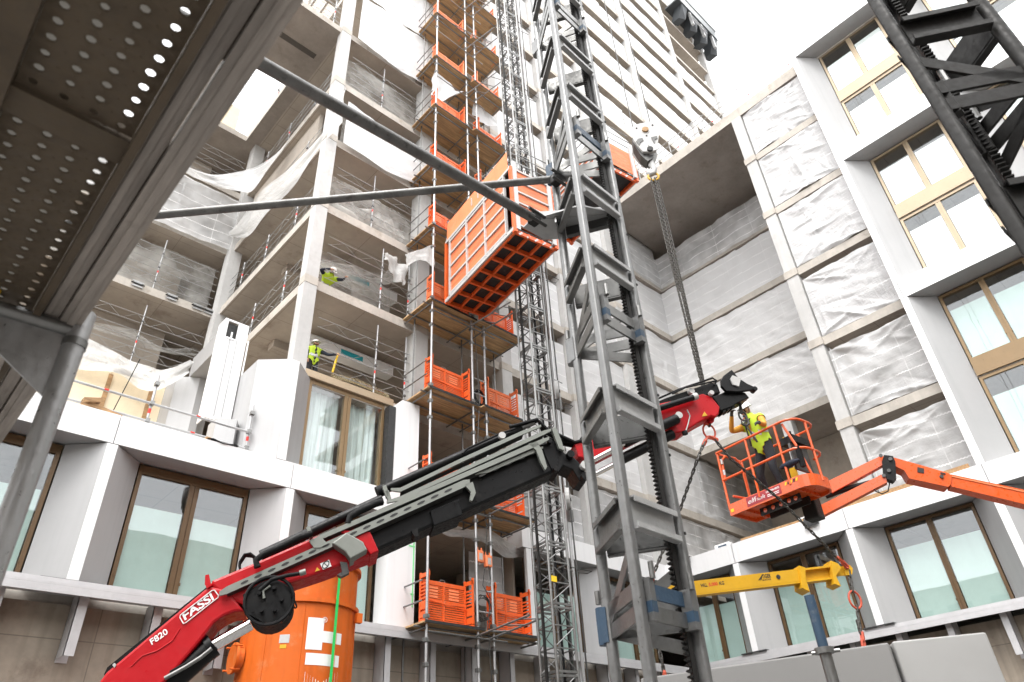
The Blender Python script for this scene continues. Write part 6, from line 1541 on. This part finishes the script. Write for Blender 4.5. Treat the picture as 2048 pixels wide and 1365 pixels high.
    # helmet
    hc_ = org+W(ht+up_*.052-look*.012); u3, l3 = W(up_).normalized(), W(look).normalized(); l3 = (l3-u3*l3.dot(u3)).normalized(); s3 = u3.cross(l3)
    m = MB(); R_ = .116*scale
    def hm(s, t):
        a = s*2*math.pi; ph = t*math.pi/2; r = R_*math.cos(ph); f = 1.12
        return hc_+l3*(r*math.cos(a)*f)+s3*(r*math.sin(a))+u3*(R_*.98*math.sin(ph))
    m.grid(hm, 20, 7)
    m.grid(lambda s, t: hc_+l3*math.cos(s*2*math.pi)*(R_*1.12+t*(.015+.035*max(0, math.cos(s*2*math.pi))))+s3*math.sin(s*2*math.pi)*(R_+t*.012)-u3*.008*t, 20, 1)
    hl = m.build('helmet', helmet_mat, par, smooth='all')
    MB().tube([hc_+l3*R_*1.05+u3*.02+s3*q for q in (-.03, .03)], .012, 6).build('helmet_badge', 'black_print', hl)
    st_ = MB().tube([hc_+s3*R_*.95, hc_+s3*.085-u3*.10+l3*.03, hc_-u3*.165*scale+l3*.06, hc_-s3*.085-u3*.10+l3*.03, hc_-s3*R_*.95], .006, 5); st_.build('chin_strap', 'black_print', hl)
    for sg in (-1, 1): MB().tube([org+W(ht)+l3*.088*scale+s3*sg*.034*scale+u3*.005, org+W(ht)+l3*.094*scale+s3*sg*.034*scale+u3*.005], .011, 8).build('eye', 'black_print', par)
    MB().tube([org+W(ht)+l3*.092*scale-u3*.058+s3*q for q in (-.022, .022)], .006, 5).build('mouth', 'maroon', par)
    if harness:
        pts = [W(J['shoulder_l'])*.6+W(J['neck'])*.4, W(J['chest'])+fd*.17, W(J['pelvis'])+fd*.15-ld*.08]
        MB().tube([org+p+fd*.03+Vector((0, 0, .03)) for p in pts], .016, 6).build('harness_strap', 'black_print', par)
        pts = [W(J['shoulder_r'])*.6+W(J['neck'])*.4, W(J['chest'])+fd*.175, W(J['pelvis'])+fd*.15+ld*.08]
        MB().tube([org+p+fd*.03+Vector((0, 0, .03)) for p in pts], .016, 6).build('harness_strap', 'black_print', par)
    return par
def standing():
    return dict(pelvis=(0, 0, .95), spine=(.01, 0, 1.12), chest=(.02, 0, 1.33), neck=(.02, 0, 1.49), head=(.05, 0, 1.63), shoulder_l=(.01, .19, 1.43), shoulder_r=(.01, -.19, 1.43),
                hip_l=(0, .095, .90), hip_r=(0, -.095, .90), knee_l=(.03, .11, .5), knee_r=(.03, -.11, .5), ankle_l=(0, .12, .095), ankle_r=(0, -.12, .095),
                elbow_l=(-.02, .25, 1.15), elbow_r=(-.02, -.25, 1.15), hand_l=(.12, .25, .92), hand_r=(.12, -.25, .92))
# worker in the basket: turned to the hook, right hand raised to it, left hand on the rail
J3 = standing()
J3.update(pelvis=(.02, 0, .93), chest=(.09, 0, 1.31), spine=(.05, 0, 1.11), neck=(.13, 0, 1.46), head=(.20, 0, 1.59), look=(1, -.1, .05), shoulder_l=(.10, .19, 1.40), shoulder_r=(.10, -.19, 1.40),
          elbow_l=(.20, .34, 1.15), hand_l=(.36, .42, 1.12), palm_l=(0, 0, -1), elbow_r=(.38, -.27, 1.30), hand_r=(.46, -.08, 1.47), palm_r=(0, 1, 0),
          hip_l=(.0, .10, .88), hip_r=(.02, -.10, .88), knee_l=(.10, .16, .48), ankle_l=(.02, .20, .095), knee_r=(.08, -.20, .48), ankle_r=(-.10, -.26, .095))
fp = Q(.74, .33, .08)
human('person', 'worker in yellow jacket and lime vest standing in the lift basket, hand on the hook', fp, math.radians(158), J3,
      dict(jacket='jacket', skin='skin', legs='work_trousers', hair='dark_hair', glove='black_print', boot='felt'), harness=True)
# worker leaning over the rail
J1 = standing()
J1.update(pelvis=(-.22, 0, .74), spine=(-.06, 0, .84), chest=(.16, 0, .90), neck=(.30, .0, .97), head=(.40, .0, 1.04), look=(1, .3, -.12), shoulder_l=(.22, .19, .93), shoulder_r=(.22, -.19, .93),
          hip_l=(-.20, .10, .70), hip_r=(-.20, -.10, .70), knee_l=(.10, .15, .42), knee_r=(.12, -.15, .42), ankle_l=(-.15, .14, .095), ankle_r=(-.12, -.14, .095),
          elbow_l=(.42, .36, .86), hand_l=(.66, .34, .80), palm_l=(0, 0, -1), elbow_r=(.38, -.42, .93), hand_r=(.50, -.17, 1.0), palm_r=(0, 1, 0))
human('person', 'worker with white helmet and lime vest leaning over the upper guard rail', (8.16, 16.86, ST_(0)), math.radians(-92), J1,
      dict(jacket='navy', skin='skin', legs='work_trousers', hair='dark_hair', glove='skin', boot='felt'))
# worker standing below him, arm on the rail
J2 = standing()
J2.update(look=(1, .5, -.1), head=(.07, 0, 1.60), elbow_l=(.30, .36, 1.20), hand_l=(.56, .50, 1.12), palm_l=(0, 0, -1), elbow_r=(.0, -.25, 1.15), hand_r=(.14, -.24, .95), chest=(.05, 0, 1.32), neck=(.06, 0, 1.47))
human('person', 'worker with dark beard and lime vest standing at the lower guard rail', (8.02, 16.80, ST_(-1)), math.radians(-95), J2,
      dict(jacket='navy', skin='skin', legs='work_trousers', hair='dark_hair', glove='skin', boot='felt'), beard=True, scale=.98)
